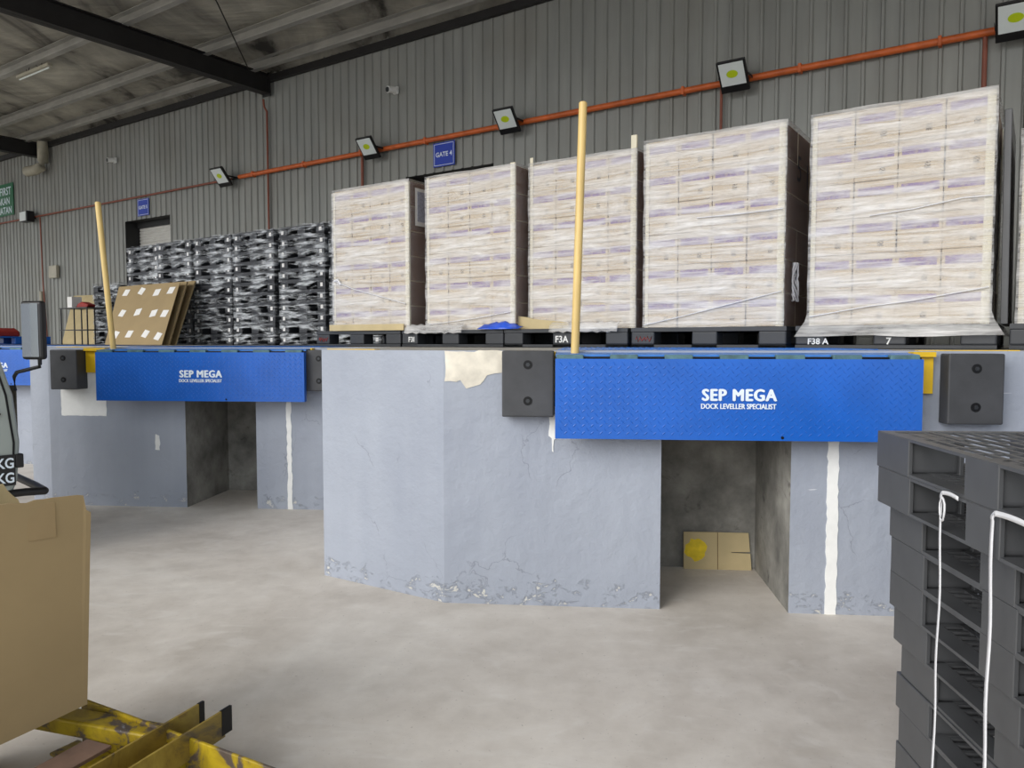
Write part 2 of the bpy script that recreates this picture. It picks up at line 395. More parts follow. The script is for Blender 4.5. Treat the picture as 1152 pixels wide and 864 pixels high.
# ------------------------------------------------------------------ dock levellers
def checker(mb, x0, x1, z0, z1, y, mi=0, dx=.0455, dz=.0375):
    r = 0; z = z0+dz*.5
    while z < z1-.008:
        x = x0+dx*(.4 if r % 2 else .9); k = 0
        while x < x1-.012:
            ang = R(42) if (r % 2 == 0) else R(-48)
            ca, sa = math.cos(ang), math.sin(ang); l, w, h = .015, .0042, .0026
            q = [(-l,0),(0,-w),(l,0),(0,w)]
            base = [(x+px*ca-pz*sa, y, z+px*sa+pz*ca) for px, pz in q]
            rid = [(x+px*ca, y-h, z+px*sa) for px in (-l*.55, l*.55)]
            mb.add(base+rid, [(0,1,5,4),(1,2,5),(2,3,4,5),(3,0,4)], mi)
            x += dx; k += 1
        z += dz*.5; r += 1
def leveller(C, a0, width, off, label, gapL, gapR, tilt=0., fl=0):
    root = empty('dock_leveller', bay_point(C, a0, 0), A_BAY, label=label, cat='dock leveller', group='dock levellers')
    w = width
    # deck: lies on the platform and reaches out past the bay wall (local -y is outwards)
    d = MB(); d.add([(0,1.95,H+.004),(w,1.95,H+.004),(w,.25,H+.004),(0,.25,H+.004),(0,-off+.055,H-.018),(w,-off+.055,H-.018),
                     (0,-off+.055,H-.03),(w,-off+.055,H-.03),(0,-.0,H-.03),(w,0,H-.03)],
                    [(0,1,2,3),(3,2,5,4),(4,5,7,6),(6,7,9,8)])
    x = .03
    while x < w-.02:                                   # raised tread ribs on the deck
        d.bar((x, .24, H+.0055), (x+.004, 1.9, H+.0055), .010, .003); x += .0455
    d.build('deck_plate', M['blue_top'], root)
    lip = MB(); zt = H-.040; zb = .952
    lip.box(0, w, -off, -off+.016, zb, zt)
    lip.box(0, w, -off+.016, -off+.045, zb, zb+.012)
    lip.box(0, .012, -off+.016, -off+.05, zb, zt); lip.box(w-.012, w, -off+.016, -off+.05, zb, zt)
    checker(lip, .012, w-.01, zb+.012, zt-.01, -off-.0002)
    lp = lip.build('lip_plate', M['blue'], root)
    hb = MB(); x = .0; per = .277
    hb.tube([(0,-off+.032,H-.036),(w,-off+.032,H-.036)], .007, 8)
    hs = MB()
    while x < w-.05:
        x2 = min(x+.145, w)
        hk = MB().box(x+.004, x2, -off+.008, -off+.052, H-.047, H-.019).build('hinge_knuckle', M['green'], root, bevel=.004); hk['label'] = 'greenish worn hinge knuckle'
        x += per
    hb.build('hinge_pin', M['dark'], root)

    t1 = link('logo_lettering', text_mesh('SEP MEGA', .083, M['white'], .0012, .0, spacing=1.12, sx=.99, bold=.0045), lp)
    t1.location = (w*.409, -off-.0035, 1.155)
    t2 = link('logo_lettering', text_mesh('DOCK LEVELLER SPECIALIST', .037, M['white'], .0010, .0, spacing=1.0, sx=.80, bold=.0012), lp)
    t2.location = (w*.406, -off-.0035, 1.113)
    for L in (t1, t2):                                 # fit both lines to the lettering's width
        xs = [v.co.x for v in L.data.vertices]; k = w*.205/(max(xs)-min(xs))
        L.data.transform(Matrix.Diagonal((k, 1, 1, 1)))
    hole = MB().tube([(w*.63,-off-.0012,zb+.016),(w*.63,-off+.005,zb+.016)], .008, 12).build('drain_hole', M['dark'], lp)
    # yellow side frames beside the lip
    for g0, g1 in ((-gapL, -.004), (w+.006, w+gapR)):
        if g1-g0 < .012: continue
        s = MB(); s.box(g0, g1, -.03, .0, H-.22, H-.005); s.box(g0, g1, -.06, -.03, H-.03, H-.005)
        s.build('side_frame', M['yellow'], root)
    # support arms under the lip, tying it to the pit
    for xx in (.25, w-.25):
        MB().bar((xx, -.01, 1.16), (xx, -off+.02, 1.10), .03, .05).build('support_arm', M['dark'], root)
    return root
leveller(C1, .620, 1.82, .2, 'large blue chequer-plate dock leveller, nearest, with white lettering', .022, .12)
leveller(C2, .575, 1.83, .2, 'middle blue chequer-plate dock leveller below the leaning cardboard sheets', .2, .02)
leveller(C3, .92, 1.78, .2, 'farthest blue dock leveller, behind the truck mirror at left', .05, .05)

def bumper(C, a, w, z0, z1, th, label):
    r = empty('dock_bumper', bay_point(C, a, 0), A_BAY, label=label, cat='bumper', group='black rubber dock bumpers')
    MB().box(0, w, -th, -.001, z0, z1).build('rubber_block', M['rubber'], r, bevel=.008)
    for f in (.79, .245):
        z = z0+(z1-z0)*f; x = w*.5
        b = MB(); b.tube([(x,-th-.0025,z),(x,-th+.02,z)], .024, 20)
        bo = b.build('bolt_recess', M['dark'], r)
        c = MB(); c.tube([(x,-th-.006,z),(x,-th+.01,z)], .011, 6)
        c.build('bolt', M['steel'], bo)
    return r
bumper(C1, .333, .277, 1.052, 1.405, .1, 'black rubber bumper left of the large blue leveller')
bumper(C1, 2.604, .272, 1.033, 1.392, .1, 'black rubber bumper above the grey pallet stack')
bumper(C2, .125, .245, 1.042, 1.385, .15, 'black rubber bumper at the left end of the middle leveller')
bumper(C2, 2.385, .245, 1.039, 1.385, .13, 'black rubber bumper partly hidden behind the platform corner')

def pole(name, base, top, r, label):
    m = MB(); b = Vector(base); t = Vector(top)
    m.tube([b, b.lerp(t,.5), t-(t-b)*.01, t], r)
    m.tube([t-(t-b)*.005, t+(t-b)*.004], r*.8, 12)
    return tag(m.build(name, M['wood']), label, 'pole', 'wooden poles on the levellers')
pole('wooden_pole', (.335,4.10,H-.016), (.372,4.10,2.70), .0225, 'tall yellow wooden pole standing at the near leveller')
pole('wooden_pole', (-3.47,6.70,H-.016), (-3.58,6.72,2.655), .024, 'leaning yellow wooden pole at the middle leveller')

# pit: cardboard piece
cp = empty('cardboard_piece', bay_point(C1, 1.415, -.775), A_BAY, label='flat cardboard piece with a yellow mark leaning inside the near pit', cat='cardboard')
mt = Matrix.Rotation(R(-6), 4, 'X')
poly = [(0,0),(.2,-.002),(.425,.0),(.418,.105),(.30,.108),(.30,.112),(.416,.115),(.408,.235),(.21,.236),(.0,.235)]
MB().prism(poly, 0, .006, M=mt @ Matrix.Rotation(R(90), 4, 'X')).build('card_sheet', M['card_l'], cp, bevel=0)
mk = [(.05+.055*math.cos(a)*(1+.5*random.random()), .125+.06*math.sin(a)*(1+.4*random.random())) for a in [k*math.pi/9 for k in range(18)]]
MB().prism(mk, .006, .0072, M=mt @ Matrix.Translation((.03,0,0)) @ Matrix.Rotation(R(90), 4, 'X')).build('yellow_mark', M['yelmark'], cp)
MB().box(.212, .216, -.0075, -.006, .0, .235, M=mt).build('crease', M['card_e'], cp)

# ------------------------------------------------------------------ building wall
def ribbed(mb, s0, s1, z0, z1, t=10.0, pitch=.2):
    k0 = math.floor(s0/pitch); pts = [(s0, 0)]
    for k in range(k0, int(s1/pitch)+2):
        c = k*pitch
        for ds, dt in ((-.028,0),(-.014,-.026),(.014,-.026),(.028,0)):
            if s0 < c+ds < s1: pts.append((c+ds, dt))
    pts.append((s1, 0))
    vs = []; 
    for s, d in pts:
        vs.append(W(s, t+d, z0)); vs.append(W(s, t+d, z1))
    mb.add(vs, [(2*i, 2*i+2, 2*i+3, 2*i+1) for i in range(len(pts)-1)])
doors = [(-9.03, -7.18, 4.27), (-17.9, -16.03, 4.29), (-.2, 1.7, 4.29)]
wm = MB(); edges = []
cur = -46.0
for s0, s1, zt in sorted(doors):
    ribbed(wm, cur, s0, H+.002, 7.0); ribbed(wm, s0, s1, zt, 7.0); cur = s1
ribbed(wm, cur, 14, H+.002, 7.0)
wall = wm.build('wall_back', M['wall'], fix=False); struct(wall)
for k, (s0, s1, zt) in enumerate(doors):
    d = MB(); y0 = 10.0; y1 = 10.36; sw = 24
    nsl = int((zt-.12-H)/.075); sec = []
    for i in range(nsl+1):
        z = H+i*.075
        sec += [(0, z), (-.022, z+.03), (-.022, z+.05), (0, z+.075)]
    vs = []
    for dt, z in sec: vs += [W(s0+.02, y1+dt, z), W(s1-.02, y1+dt, z)]
    d.add(vs, [(2*i, 2*i+1, 2*i+3, 2*i+2) for i in range(len(sec)-1)])
    do = d.build('door_%d' % (k+1), M['shutter'], fix=False); struct(do)
    j = MB()
    def q(a, b, c, e): j.add([a, b, c, e], [(0,1,2,3)])
    q(W(s0,10,H), W(s0,10.45,H), W(s0,10.45,zt), W(s0,10,zt)); q(W(s1,10,H), W(s1,10.45,H), W(s1,10.45,zt), W(s1,10,zt))
    q(W(s0,10,zt), W(s1,10,zt), W(s1,10.45,zt), W(s0,10.45,zt))
    j.add([W(s0+.0,10.3,zt-.13), W(s1,10.3,zt-.13), W(s1,10.3,zt), W(s0,10.3,zt)], [(0,1,2,3)])
    jo = j.build('door_frame', M['darkgap'], do, fix=False)
# interior backing so nothing shows through the door heads
struct(MB().add([W(-46,10.65,H), W(14,10.65,H), W(14,10.65,7.0), W(-46,10.65,7.0)], [(0,1,2,3)]).build('wall_inner', M['darkgap'], fix=False))

# roof: foil ceiling, purlins, beams
TF = -1.2
cm = MB(); NS, NT = 120, 26
for i in range(NS+1):
    for j in range(NT+1):
        s = -46+60*i/NS; t = TF+(10.3-TF)*j/NT
        sag = .05*noise.noise(Vector((s*.9, t*.7, 1)))+.03*noise.noise(Vector((s*.4, t*2.3, 5)))
        cm.v.append(tuple(W(s, t, 6.84+sag-.30*max(0, (t-9.62)/.68))))
for i in range(NS):
    for j in range(NT):
        a = i*(NT+1)+j; cm.f.append([a, a+1, a+NT+2, a+NT+1]); cm.m.append(0); cm.sm.append(True)
struct(cm.build('ceiling', M['foil'], fix=False))
rows = [9.62, 8.6, 7.08, 5.56, 4.04, 2.52, 1.0, -.52]
for k, t in enumerate(rows):
    p = MB(); n_ = ['first','second','third','fourth','fifth','sixth','seventh','eighth','ninth'][k]
    p.bar(W(-46,t,6.70), W(14,t,6.70), .012, .19); p.bar(W(-46,t-.05,6.612), W(14,t-.05,6.612), .1, .012); p.bar(W(-46,t-.05,6.788), W(14,t-.05,6.788), .1, .012)
    p.bar(W(-46,t-.098,6.628), W(14,t-.098,6.628), .008, .035)
    tag(p.build('roof_purlin', M['purlin']), 'grey steel roof purlin, %s out from the ribbed wall' % n_, 'purlin', 'purlins under the canopy roof')
tg = MB(); tg.bar(W(-46,9.93,6.56), W(14,9.93,6.56), .09, .12)
tag(tg.build('eaves_angle', M['beam']), 'black steel angle along the top of the ribbed wall', 'roof angle')
for s, lab in ((-12.53,'black steel roof beam meeting the wall above the stacked black pallets'),(-21.7,'farthest black roof beam, at the upper left edge beside the pipe elbow'),(-3.36,'black steel roof beam over the middle of the near bay'),(5.8,'black steel roof beam at the right end')):
    b = MB(); b.bar(W(s,9.9,6.44), W(s,TF,6.40), .012, .36); b.bar(W(s,9.9,6.27), W(s,TF,6.23), .2, .016); b.bar(W(s,9.9,6.62), W(s,TF,6.58), .2, .016)
    b.box(-.11,.11,-.02,.0,-.22,.22, M=Matrix.Translation(W(s,9.9,6.44)) @ Matrix.Rotation(A_WALL,4,'Z'))
    tag(b.build('roof_beam', M['beam']), lab, 'roof beam', 'canopy roof beams')
# roof tie rods
for (a, b) in ((W(-10.39,7.3,6.6), W(-12.4,9.4,6.55)),):
    tag(MB().tube([a, b], .012, 6).build('tie_rod', M['beam']), 'thin black tie rod slanting under the foil roof', 'tie rod')

# fluorescent batten
bl = empty('batten_light', W(-15.7,7.1,6.5), A_WALL, label='cream fluorescent batten light hanging under the roof at upper left', cat='light')
MB().box(-.62,.62,-.05,.05,0,.05).build('light_body', M['pvc'], bl, bevel=.008)
MB().tube([(-.58,0,-.02),(.58,0,-.02)], .016, 10).build('light_tube', M['glass_w'], bl)
for x in (-.3,.3): MB().tube([(x,0,.05),(x,0,.13)], .006, 6).build('hanger', M['beam'], bl)
MB().tube([(-.25,0,.05),(-.1,-.03,.12),(.05,0,.13),(.2,0,.05)], .008, 6).build('cable', M['lampblk'], bl)

# ------------------------------------------------------------------ pipes on the wall
def pipe(name, pts, r, mat, label, clips=0):
    m = MB(); m.tube(pts, r, 10)
    o = m.build(name, mat); tag(o, label, 'pipe'); return o
op = pipe('conduit_pipe', [W(-13.45,9.91,4.79), W(6,9.91,4.79)], .042, M['orange'], 'thick orange conduit pipe running along the wall past the floodlights')
for k in range(12):
    s = -13+k*1.5
    MB().box(-.02,.02,-.05,.055,-.055,.055, M=Matrix.Translation(W(s,9.91,4.79)) @ Matrix.Rotation(A_WALL,4,'Z')).build('pipe_clip', M['orange'], op, bevel=.01)
pipe('conduit_pipe', [W(-30,9.94,4.79), W(-13.75,9.94,4.79)], .022, M['red'], 'thin dull red conduit running left along the wall from the last floodlight')
pipe('drop_pipe', [W(-12.68,9.93,6.2), W(-12.66,9.93,6.05), W(-12.58,9.93,5.95), W(-12.58,9.93,H)], .02, M['red'], 'thin dull red vertical pipe below the roof beam end')
pipe('drop_pipe', [W(-10.0,9.93,4.75), W(-10.0,9.93,H)], .026, M['red'], 'red vertical pipe left of the second floodlight above the leftmost cream load')
pipe('drop_pipe', [W(-3.49,9.93,4.75), W(-3.49,9.93,H)], .018, M['red'], 'red vertical pipe left of the floodlight over the second load from right')
pipe('drop_pipe', [W(-.57,9.93,4.75), W(-.57,9.93,H)], .026, M['red'], 'red vertical pipe below the conduit at the far right')
pipe('drop_pipe', [W(-21.9,9.93,4.75), W(-21.85,9.93,3.0), W(-21.7,9.93,H)], .018, M['red'], 'dull red vertical pipe below the small white wall light')
pipe('drop_pipe', [W(-21.95,9.92,2.8), W(-21.95,9.92,H)], .045, M['pvc'], 'short cream vertical pipe against the wall at far left')
pipe('downpipe', [W(-21.35,9.8,6.6), W(-21.35,9.8,6.1), W(-21.4,9.78,5.98), W(-21.55,9.7,5.9), W(-21.85,9.62,5.88)], .13, M['pvc'], 'cream elbow downpipe beside the far roof beam')

# ------------------------------------------------------------------ floodlights
fl = None
def floodlight(s, size, label, t=9.72, z=4.79, tilt=38, first=True):
    root = empty('floodlight', W(s, 9.86, z), A_WALL, label=label, cat='floodlight', group='black floodlights along the wall conduit')
    w = size*.95; h = size*1.05
    Mx = Matrix.Translation((0, -.16, 0)) @ Matrix.Rotation(R(tilt), 4, 'X')     # glass faces out and down
    hz = MB(); hz.box(-w/2, w/2, -.025, .02, -h/2, h/2, M=Mx)
    ho = hz.build('lamp_housing', M['lampblk'], root, bevel=.008)
    MB().box(-w/2+.025, w/2-.025, -.028, -.022, -h/2+.09, h/2-.025, M=Mx).build('lamp_glass', M['glass_w'], root, bevel=.003)
    MB().prism([(.065*math.cos(a)*1.1, .048*math.sin(a)) for a in [k*math.pi/10 for k in range(20)]], .0285, .031, M=Mx @ Matrix.Translation((0,0,.035)) @ Matrix.Rotation(R(90),4,'X')).build('led_chip', M['led'], root)
    fn = MB()
    for k in range(7): fn.box(-w/2+.05+k*(w-.1)/6-.004, -w/2+.05+k*(w-.1)/6+.004, .02, .06, -h/2+.03, h/2-.03, M=Mx)
    fn.box(-.09, .09, .05, .08, -h*.3, h*.15, M=Mx)
    fn.build('cooling_fins', M['lampblk'], root)
    br = MB(); br.bar((-w/2-.008,-.16,0),(-w/2-.008,.1,-.0),.006,.03); br.bar((w/2+.008,-.16,0),(w/2+.008,.1,0),.006,.03); br.bar((-w/2-.01,.1,0),(w/2+.01,.1,0),.006,.03)
    br.build('bracket', M['lampblk'], root)
for s, sz, lab in ((-13.75,.40,'small black floodlight at the left end of the orange conduit, above the black pallet stacks'),
                   (-9.62,.38,'black floodlight between the leftmost cream load and the GATE 4 sign'),
                   (-6.72,.38,'black floodlight just right of the GATE 4 sign'),
                   (-3.26,.38,'black floodlight above the second wrapped load from the right'),
                   (-.29,.38,'black floodlight cut off at the top right corner')):
    floodlight(s, sz, lab)
wl = empty('wall_light', W(-22.3, 9.93, 4.78), A_WALL, label='small white bulkhead light on the wall near the green sign', cat='wall light')
MB().box(-.2,.2,-.24,-.04,-.14,.14).build('lamp_housing', M['lampblk'], wl, bevel=.02)
MB().box(-.17,.17,-.26,-.235,-.12,.12).build('lamp_glass', M['glass_w'], wl, bevel=.01)
MB().box(-.04,.04,-.05,.06,-.04,.04).build('bracket', M['lampblk'], wl)
for s, lab in ((-18.17,'small dark wall camera high on the wall above the GATE 5 sign'),(-9.2,'small wall camera high between the roof and the GATE 4 sign')):
    c = empty('wall_camera', W(s, 9.95, 5.75), A_WALL, label=lab, cat='camera', group='small wall cameras')
    MB().box(-.05,.05,-.02,.02,-.06,.06).build('mount', M['white_p'], c, bevel=.005)
    MB().tube([(0,-.02,0),(-.03,-.17,-.02)], .055, 14).build('camera_body', M['white_p'], c)
    MB().tube([(-.031,-.165,-.02),(-.0325,-.178,-.0215)], .045, 14).build('lens', M['lampblk'], c)
# junction box and cable
jb = MB().box(-.2,.2,-.06,.02,-.16,.16, M=Matrix.Translation(W(-21.2,9.93,3.28)) @ Matrix.Rotation(A_WALL,4,'Z')).build('junction_box', M['pvc'], bevel=.01)
tag(jb, 'small cream junction box on the wall above the truck mirror', 'junction box')

# signs
def sign(name, s0, s1, z0, z1, mat, lines, label, border=True):
    r = empty(name, W((s0+s1)/2, 9.955, (z0+z1)/2), A_WALL, label=label, cat='sign')
    w = (s1-s0)/2; h = (z1-z0)/2
    MB().box(-w, w, -.01, .0, -h, h).build('sign_panel', mat, r)
    if border:
        b = MB(); k = .02; g = .008
        for a in ((-w+k,w-k,-h+k,-h+k+g),(-w+k,w-k,h-k-g,h-k),(-w+k,-w+k+g,-h+k,h-k),(w-k-g,w-k,-h+k,h-k)): b.box(a[0],a[1],-.0115,-.0095,a[2],a[3])
        b.build('border', M['white'], r)
    for txt, size, x, z, al, sx in lines:
        o = link('lettering', text_mesh(txt, size, M['white'], .0008, .0025, al, sx=sx), r); o.location = (x, -.0125, z)
    return r
sign('gate_sign', -8.37, -7.92, 4.34, 4.73, M['sign_b'], [('GATE 4', .105, 0, -.035, 'CENTER', 1.0)], 'blue GATE 4 sign on the wall over the shuttered door')
sign('gate_sign', -17.26, -16.80, 4.35, 4.73, M['sign_b'], [('GATE 5', .105, 0, -.035, 'CENTER', 1.0)], 'small distant blue gate sign over the left shuttered door')
sign('safety_sign', -26.1, -23.42, 4.97, 5.85, M['sign_g'], [('SAFETY FIRST', .30, 1.22, .13, 'RIGHT', .95), ('UTAMAKAN', .27, 1.13, -.13, 'RIGHT', .95), ('KESELAMATAN', .27, 1.24, -.385, 'RIGHT', .95)], 'green safety sign with white letters, cut off at the left edge', False)

# ------------------------------------------------------------------ plastic pallets on the platform
def pallet_meshes(w, d, h, mat, cols, name, slat=.05, gap=.03, td=.022, bd=.014, bev=.006, solid=False, bw=.12):
    """ meshes of one pallet, origin at the middle of its base """
    top = MB()
    if solid: top.box(-w/2, w/2, -d/2, d/2, h-td, h)
    else:
        fr = .035
        for a in ((-w/2,w/2,-d/2,-d/2+fr),(-w/2,w/2,d/2-fr,d/2),(-w/2,-w/2+fr,-d/2+fr,d/2-fr),(w/2-fr,w/2,-d/2+fr,d/2-fr)): top.box(a[0],a[1],a[2],a[3],h-td,h)
        x = -w/2+fr+gap
        while x < w/2-fr-.01:
            top.box(x, min(x+slat, w/2-fr), -d/2+fr, d/2-fr, h-td, h-.003); x += slat+gap
        for k in range(1, 10):
            y = -d/2+d*k/10; top.box(-w/2+fr, w/2-fr, y-.006, y+.006, h-td, h-.004)
    bot = MB()
    for k in range(3):
        yy = (-d/2+cols[0]/2, 0, d/2-cols[0]/2)[k]
        bot.box(-w/2, w/2, yy-cols[0]/2, yy+cols[0]/2, 0, bd)
    for k in range(3):
        xx = (-w/2+bw/2, 0, w/2-bw/2)[k]
        bot.box(xx-bw/2, xx+bw/2, -d/2, d/2, .001, bd-.001)
    blk = MB().box(-bw/2, bw/2, -cols[0]/2, cols[0]/2, bd, h-td).mesh('block', mat, bev, 3)
    mid = MB().box(-bw/2, bw/2, -cols[1]/2, cols[1]/2, bd, h-td).mesh('block', mat, bev, 3)
    return dict(top=top.mesh('top_deck', mat), bot=bot.mesh('bottom_deck', mat), blk=blk, mid=mid, w=w, d=d, c=cols, bw=bw)
def place_pallet(pm, loc, rz, name='plastic_pallet', parts=True, parent=None, **tg):
    r = empty(name, loc, rz, **tg)
    link('top_deck', pm['top'], r); link('bottom_deck', pm['bot'], r)
    for x in (-pm['w']/2+pm['bw']/2, 0, pm['w']/2-pm['bw']/2):
        for y, me in ((-pm['d']/2+pm['c'][0]/2, 'blk'), (0, 'mid'), (pm['d']/2-pm['c'][0]/2, 'blk')):
            link('block', pm[me], r, (x, y, 0))
    return r
# here local x runs along the wall, the front (towards the yard) is local -y
PW = 1.16; PD = 1.1
PA = pallet_meshes(PW, PD, .15, M['black'], (.14, .14), 'a', solid=True, bev=.012, bw=.19, td=.03, bd=.022)
def dock_text(root, txt, x, z, size, mat, name='marking'):
    o = link(name, text_mesh(txt, size, mat, .0006, .0015), root); o.location = (x, -PD/2-.002, z); return o
def scrawl(root, x, mat):
    m = MB(); pts = []
    for k in range(14): pts.append((x+.010*k+random.uniform(-.004,.004), -PD/2-.001, .065+.022*math.sin(k*2.1)+random.uniform(-.006,.006)))
    m.tube(pts, .004, 5); return m.build('marking', mat, root)
FT = 5.40
cent = {5:-.78, 4:-2.0, 3:-3.19, 2:-4.36, 1:-5.54, 6:.44}
plab = {5:'black plastic pallet under the rightmost full wrapped load, marked in white', 4:'black plastic pallet with a red scrawl under the second load from right',
        3:'black plastic pallet marked F3A behind the near wooden pole', 2:'black plastic pallet marked F3I under the second load from left',
        1:'black plastic pallet under the leftmost cream load', 6:'black plastic pallet under the partial load at the right edge'}
PR = {}
for k, s in cent.items():
    PR[k] = place_pallet(PA, W(s, FT+PD/2, H+.0045), A_WALL, label=plab[k], cat='pallet', group='black pallets under the wrapped loads')
dock_text(PR[5], 'F38 A', -.50, .028, .055, M['whitemark']); dock_text(PR[5], '7', -.02, .028, .06, M['whitemark'])
dock_text(PR[3], 'F3A', -.07, .04, .075, M['whitemark']); dock_text(PR[2], 'F3I', -.50, .045, .065, M['whitemark'])
scrawl(PR[4], -.54, M['redmark']); scrawl(PR[1], -.54, M['redmark'])

# ------------------------------------------------------------------ wrapped loads of cartons
def film_shell(x0, x1, y0, y1, z0, z1, mat, name='stretch_film', amp=.012, seed=0, flare=0, top=True, step=.05, zskirt=None):
    """ a wrinkled film skin around a load, sides and top """
    m = MB(); per = []
    def seg(a, b):
        n = max(2, int((Vector(b)-Vector(a)).length/step)); return [tuple(Vector(a).lerp(Vector(b), i/n)) for i in range(n)]
    for a, b in (((x0,y0),(x1,y0)),((x1,y0),(x1,y1)),((x1,y1),(x0,y1)),((x0,y1),(x0,y0))): per += seg(a, b)
    nz = int((z1-z0)/step)+1; cx, cy = (x0+x1)/2, (y0+y1)/2; n = len(per)
    for j in range(nz+1):
        z = z0+(z1-z0)*j/nz
        for (x, y) in per:
            f = 0
            if zskirt and z < zskirt: f = flare*(zskirt-z)/(zskirt-z0)
            dx = (x-cx)/abs(x1-cx); dy = (y-cy)/abs(y1-cy)
            nx = math.copysign(1, dx) if abs(dx) > .999 else 0; ny = math.copysign(1, dy) if abs(dy) > .999 else 0
            a = amp*(.55+noise.noise(Vector((x*2+seed, y*2, z*9+x*1.5)))*.5) + f*(1+.5*noise.noise(Vector((x*6, y*6, seed))))
            m.v.append((x+nx*a, y+ny*a, z+(.008*noise.noise(Vector((x*5, y*5, seed))) if j in (0, nz) else 0)))
    for j in range(nz):
        for i in range(n):
            a = j*n+i; b = j*n+(i+1) % n
            m.f.append([a, b, b+n, a+n]); m.m.append(0); m.sm.append(True)
    if top:
        m.f.append([nz*n+i for i in range(n)]); m.m.append(0); m.sm.append(False)
    return m.mesh(name, mat, fix=False)
CH = .2315
def load(k, s0, s1, t0, rows, label, ncol=4, ndep=3, depth=1.02, tall=None, seed=0, skirt=None, film='film'):
    w = s1-s0; base = H+.0045+.151
    r = empty('wrapped_load', W((s0+s1)/2, t0+depth/2, base), A_WALL, label=label, cat='wrapped load', group='shrink-wrapped loads of cream cartons')
    cw = w/ncol; cd = depth/ndep
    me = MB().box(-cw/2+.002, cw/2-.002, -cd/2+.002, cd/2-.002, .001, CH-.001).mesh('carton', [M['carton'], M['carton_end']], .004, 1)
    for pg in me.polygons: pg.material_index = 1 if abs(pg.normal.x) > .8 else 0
    for z in range(rows):
        for i in range(ncol):
            for j in range(ndep):
                if 0 < i < ncol-1 and 0 < j < ndep-1 and z < rows-1: continue
                c = link('carton', me, r, (-w/2+cw*(i+.5)+random.uniform(-.003,.003), -depth/2+cd*(j+.5)+random.uniform(-.004,.004), z*CH))
    h = rows*CH; e = .012
    for sx in (-1, 1):
        for sy in (-1, 1):
            b = MB(); hh = h-.01
            if tall and sy < 0: hh = h+tall[0 if sx < 0 else 1]
            x = sx*(w/2+.004); y = sy*(depth/2+.006)
            b.box(min(x, x-sx*.045), max(x, x-sx*.028), y-.002, y+.002, .0, hh)
            b.box(x-.002, x+.002, min(y, y-sy*.018), max(y, y-sy*.018), .0, hh)
            b.build('corner_board', M['board'], r)
    f = film_shell(-w/2-e, w/2+e, -depth/2-e, depth/2+e, -(.07 if skirt else .0), h+.012, M[film], amp=.010, seed=seed*3.1, flare=.075 if skirt else 0, zskirt=.05 if skirt else None)
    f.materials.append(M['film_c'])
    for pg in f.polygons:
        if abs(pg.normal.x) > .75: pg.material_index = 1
    link('stretch_film', f, r)
    return r, w, depth
lr = {}
lr[5] = load(5, -1.275, -.25, 5.44, 6, 'rightmost full shrink-wrapped load of cream cartons, its film skirting the marked pallet', seed=5, skirt=True)
lr[4] = load(4, -2.48, -1.46, 5.44, 6, 'shrink-wrapped carton load with black numbers on its dark side, second from right', seed=4)
lr[3] = load(3, -3.60, -2.625, 5.56, 6, 'shrink-wrapped carton load behind the near wooden pole, with corner boards sticking up', seed=3, tall=(.06, .11))
lr[2] = load(2, -4.667, -3.70, 5.46, 6, 'shrink-wrapped carton load under the GATE 4 sign, blue sheet at its foot', seed=2, tall=(.0, .02))
lr[1] = load(1, -5.87, -4.87, 5.43, 6, 'leftmost shrink-wrapped load of cream cartons, white sheet on its side', seed=1)
lr[6] = load(6, -.10, .92, 5.6, 5, 'lower shrink-wrapped load cut off at the right edge', seed=6, film='film')
# marks on the dark side of load 4, paper sheet on load 1, torn film knots
r, w, d = lr[4]
for (txt, yy, zz) in (('5', -.33, 1.02), ('1', -.10, 1.0), ('1', .02, 1.0)):
    o = link('marking', text_mesh(txt, .26, M['blackmark'], .0006, .0), r); o.rotation_euler = (0,0,R(90)); o.location = (w/2+.034, yy, zz)
m = MB()
for k in range(5):
    pts = [(w/2+.03+.012*math.sin(j*1.1+k), -.30+.05*math.sin(j*.8+k*1.3)*(.4+.1*j), .45-.045*j) for j in range(7)]
    m.tube(pts, .008, 5)
m.build('film_tail', M['strap'], r)
r, w, d = lr[1]
s_ = MB().box(w/2+.026, w/2+.028, -.42, .0, 1.02, 1.30); s_.build('paper_sheet', M['print'], r)
s_ = MB().box(w/2+.0255, w/2+.0262, -.45, .02, .98, 1.33); s_.build('paper_sheet', M['paper'], r)
# bright gathered film ridges across load faces
def ridge(lk, pts, rad=.006):
    r, w, d = lr[lk]
    m = MB(); 
    m.tube([(-w/2+w*a, -d/2-.030-.004*random.random(), z) for a, z in pts], rad, 5)
    m.build('film_fold', M['strap'], r)
ridge(1, [(.04,.50),(.12,.47),(.3,.41),(.6,.34),(.98,.25)], .005); ridge(1, [(.03,.50),(.08,.51),(.12,.46)], .014)
ridge(2, [(.0,.05),(.25,.07),(.6,.10),(.98,.15)], .004)
ridge(4, [(.0,.02),(.3,.08),(.6,.15),(1.,.24)], .004)
ridge(5, [(.0,.06),(.35,.12),(.6,.15),(1.,.22)], .004); ridge(5, [(.35,.70),(.6,.72),(.85,.76),(1.,.76)], .004)
ridge(4, [(.4,.79),(.7,.79),(1.,.80)], .004)

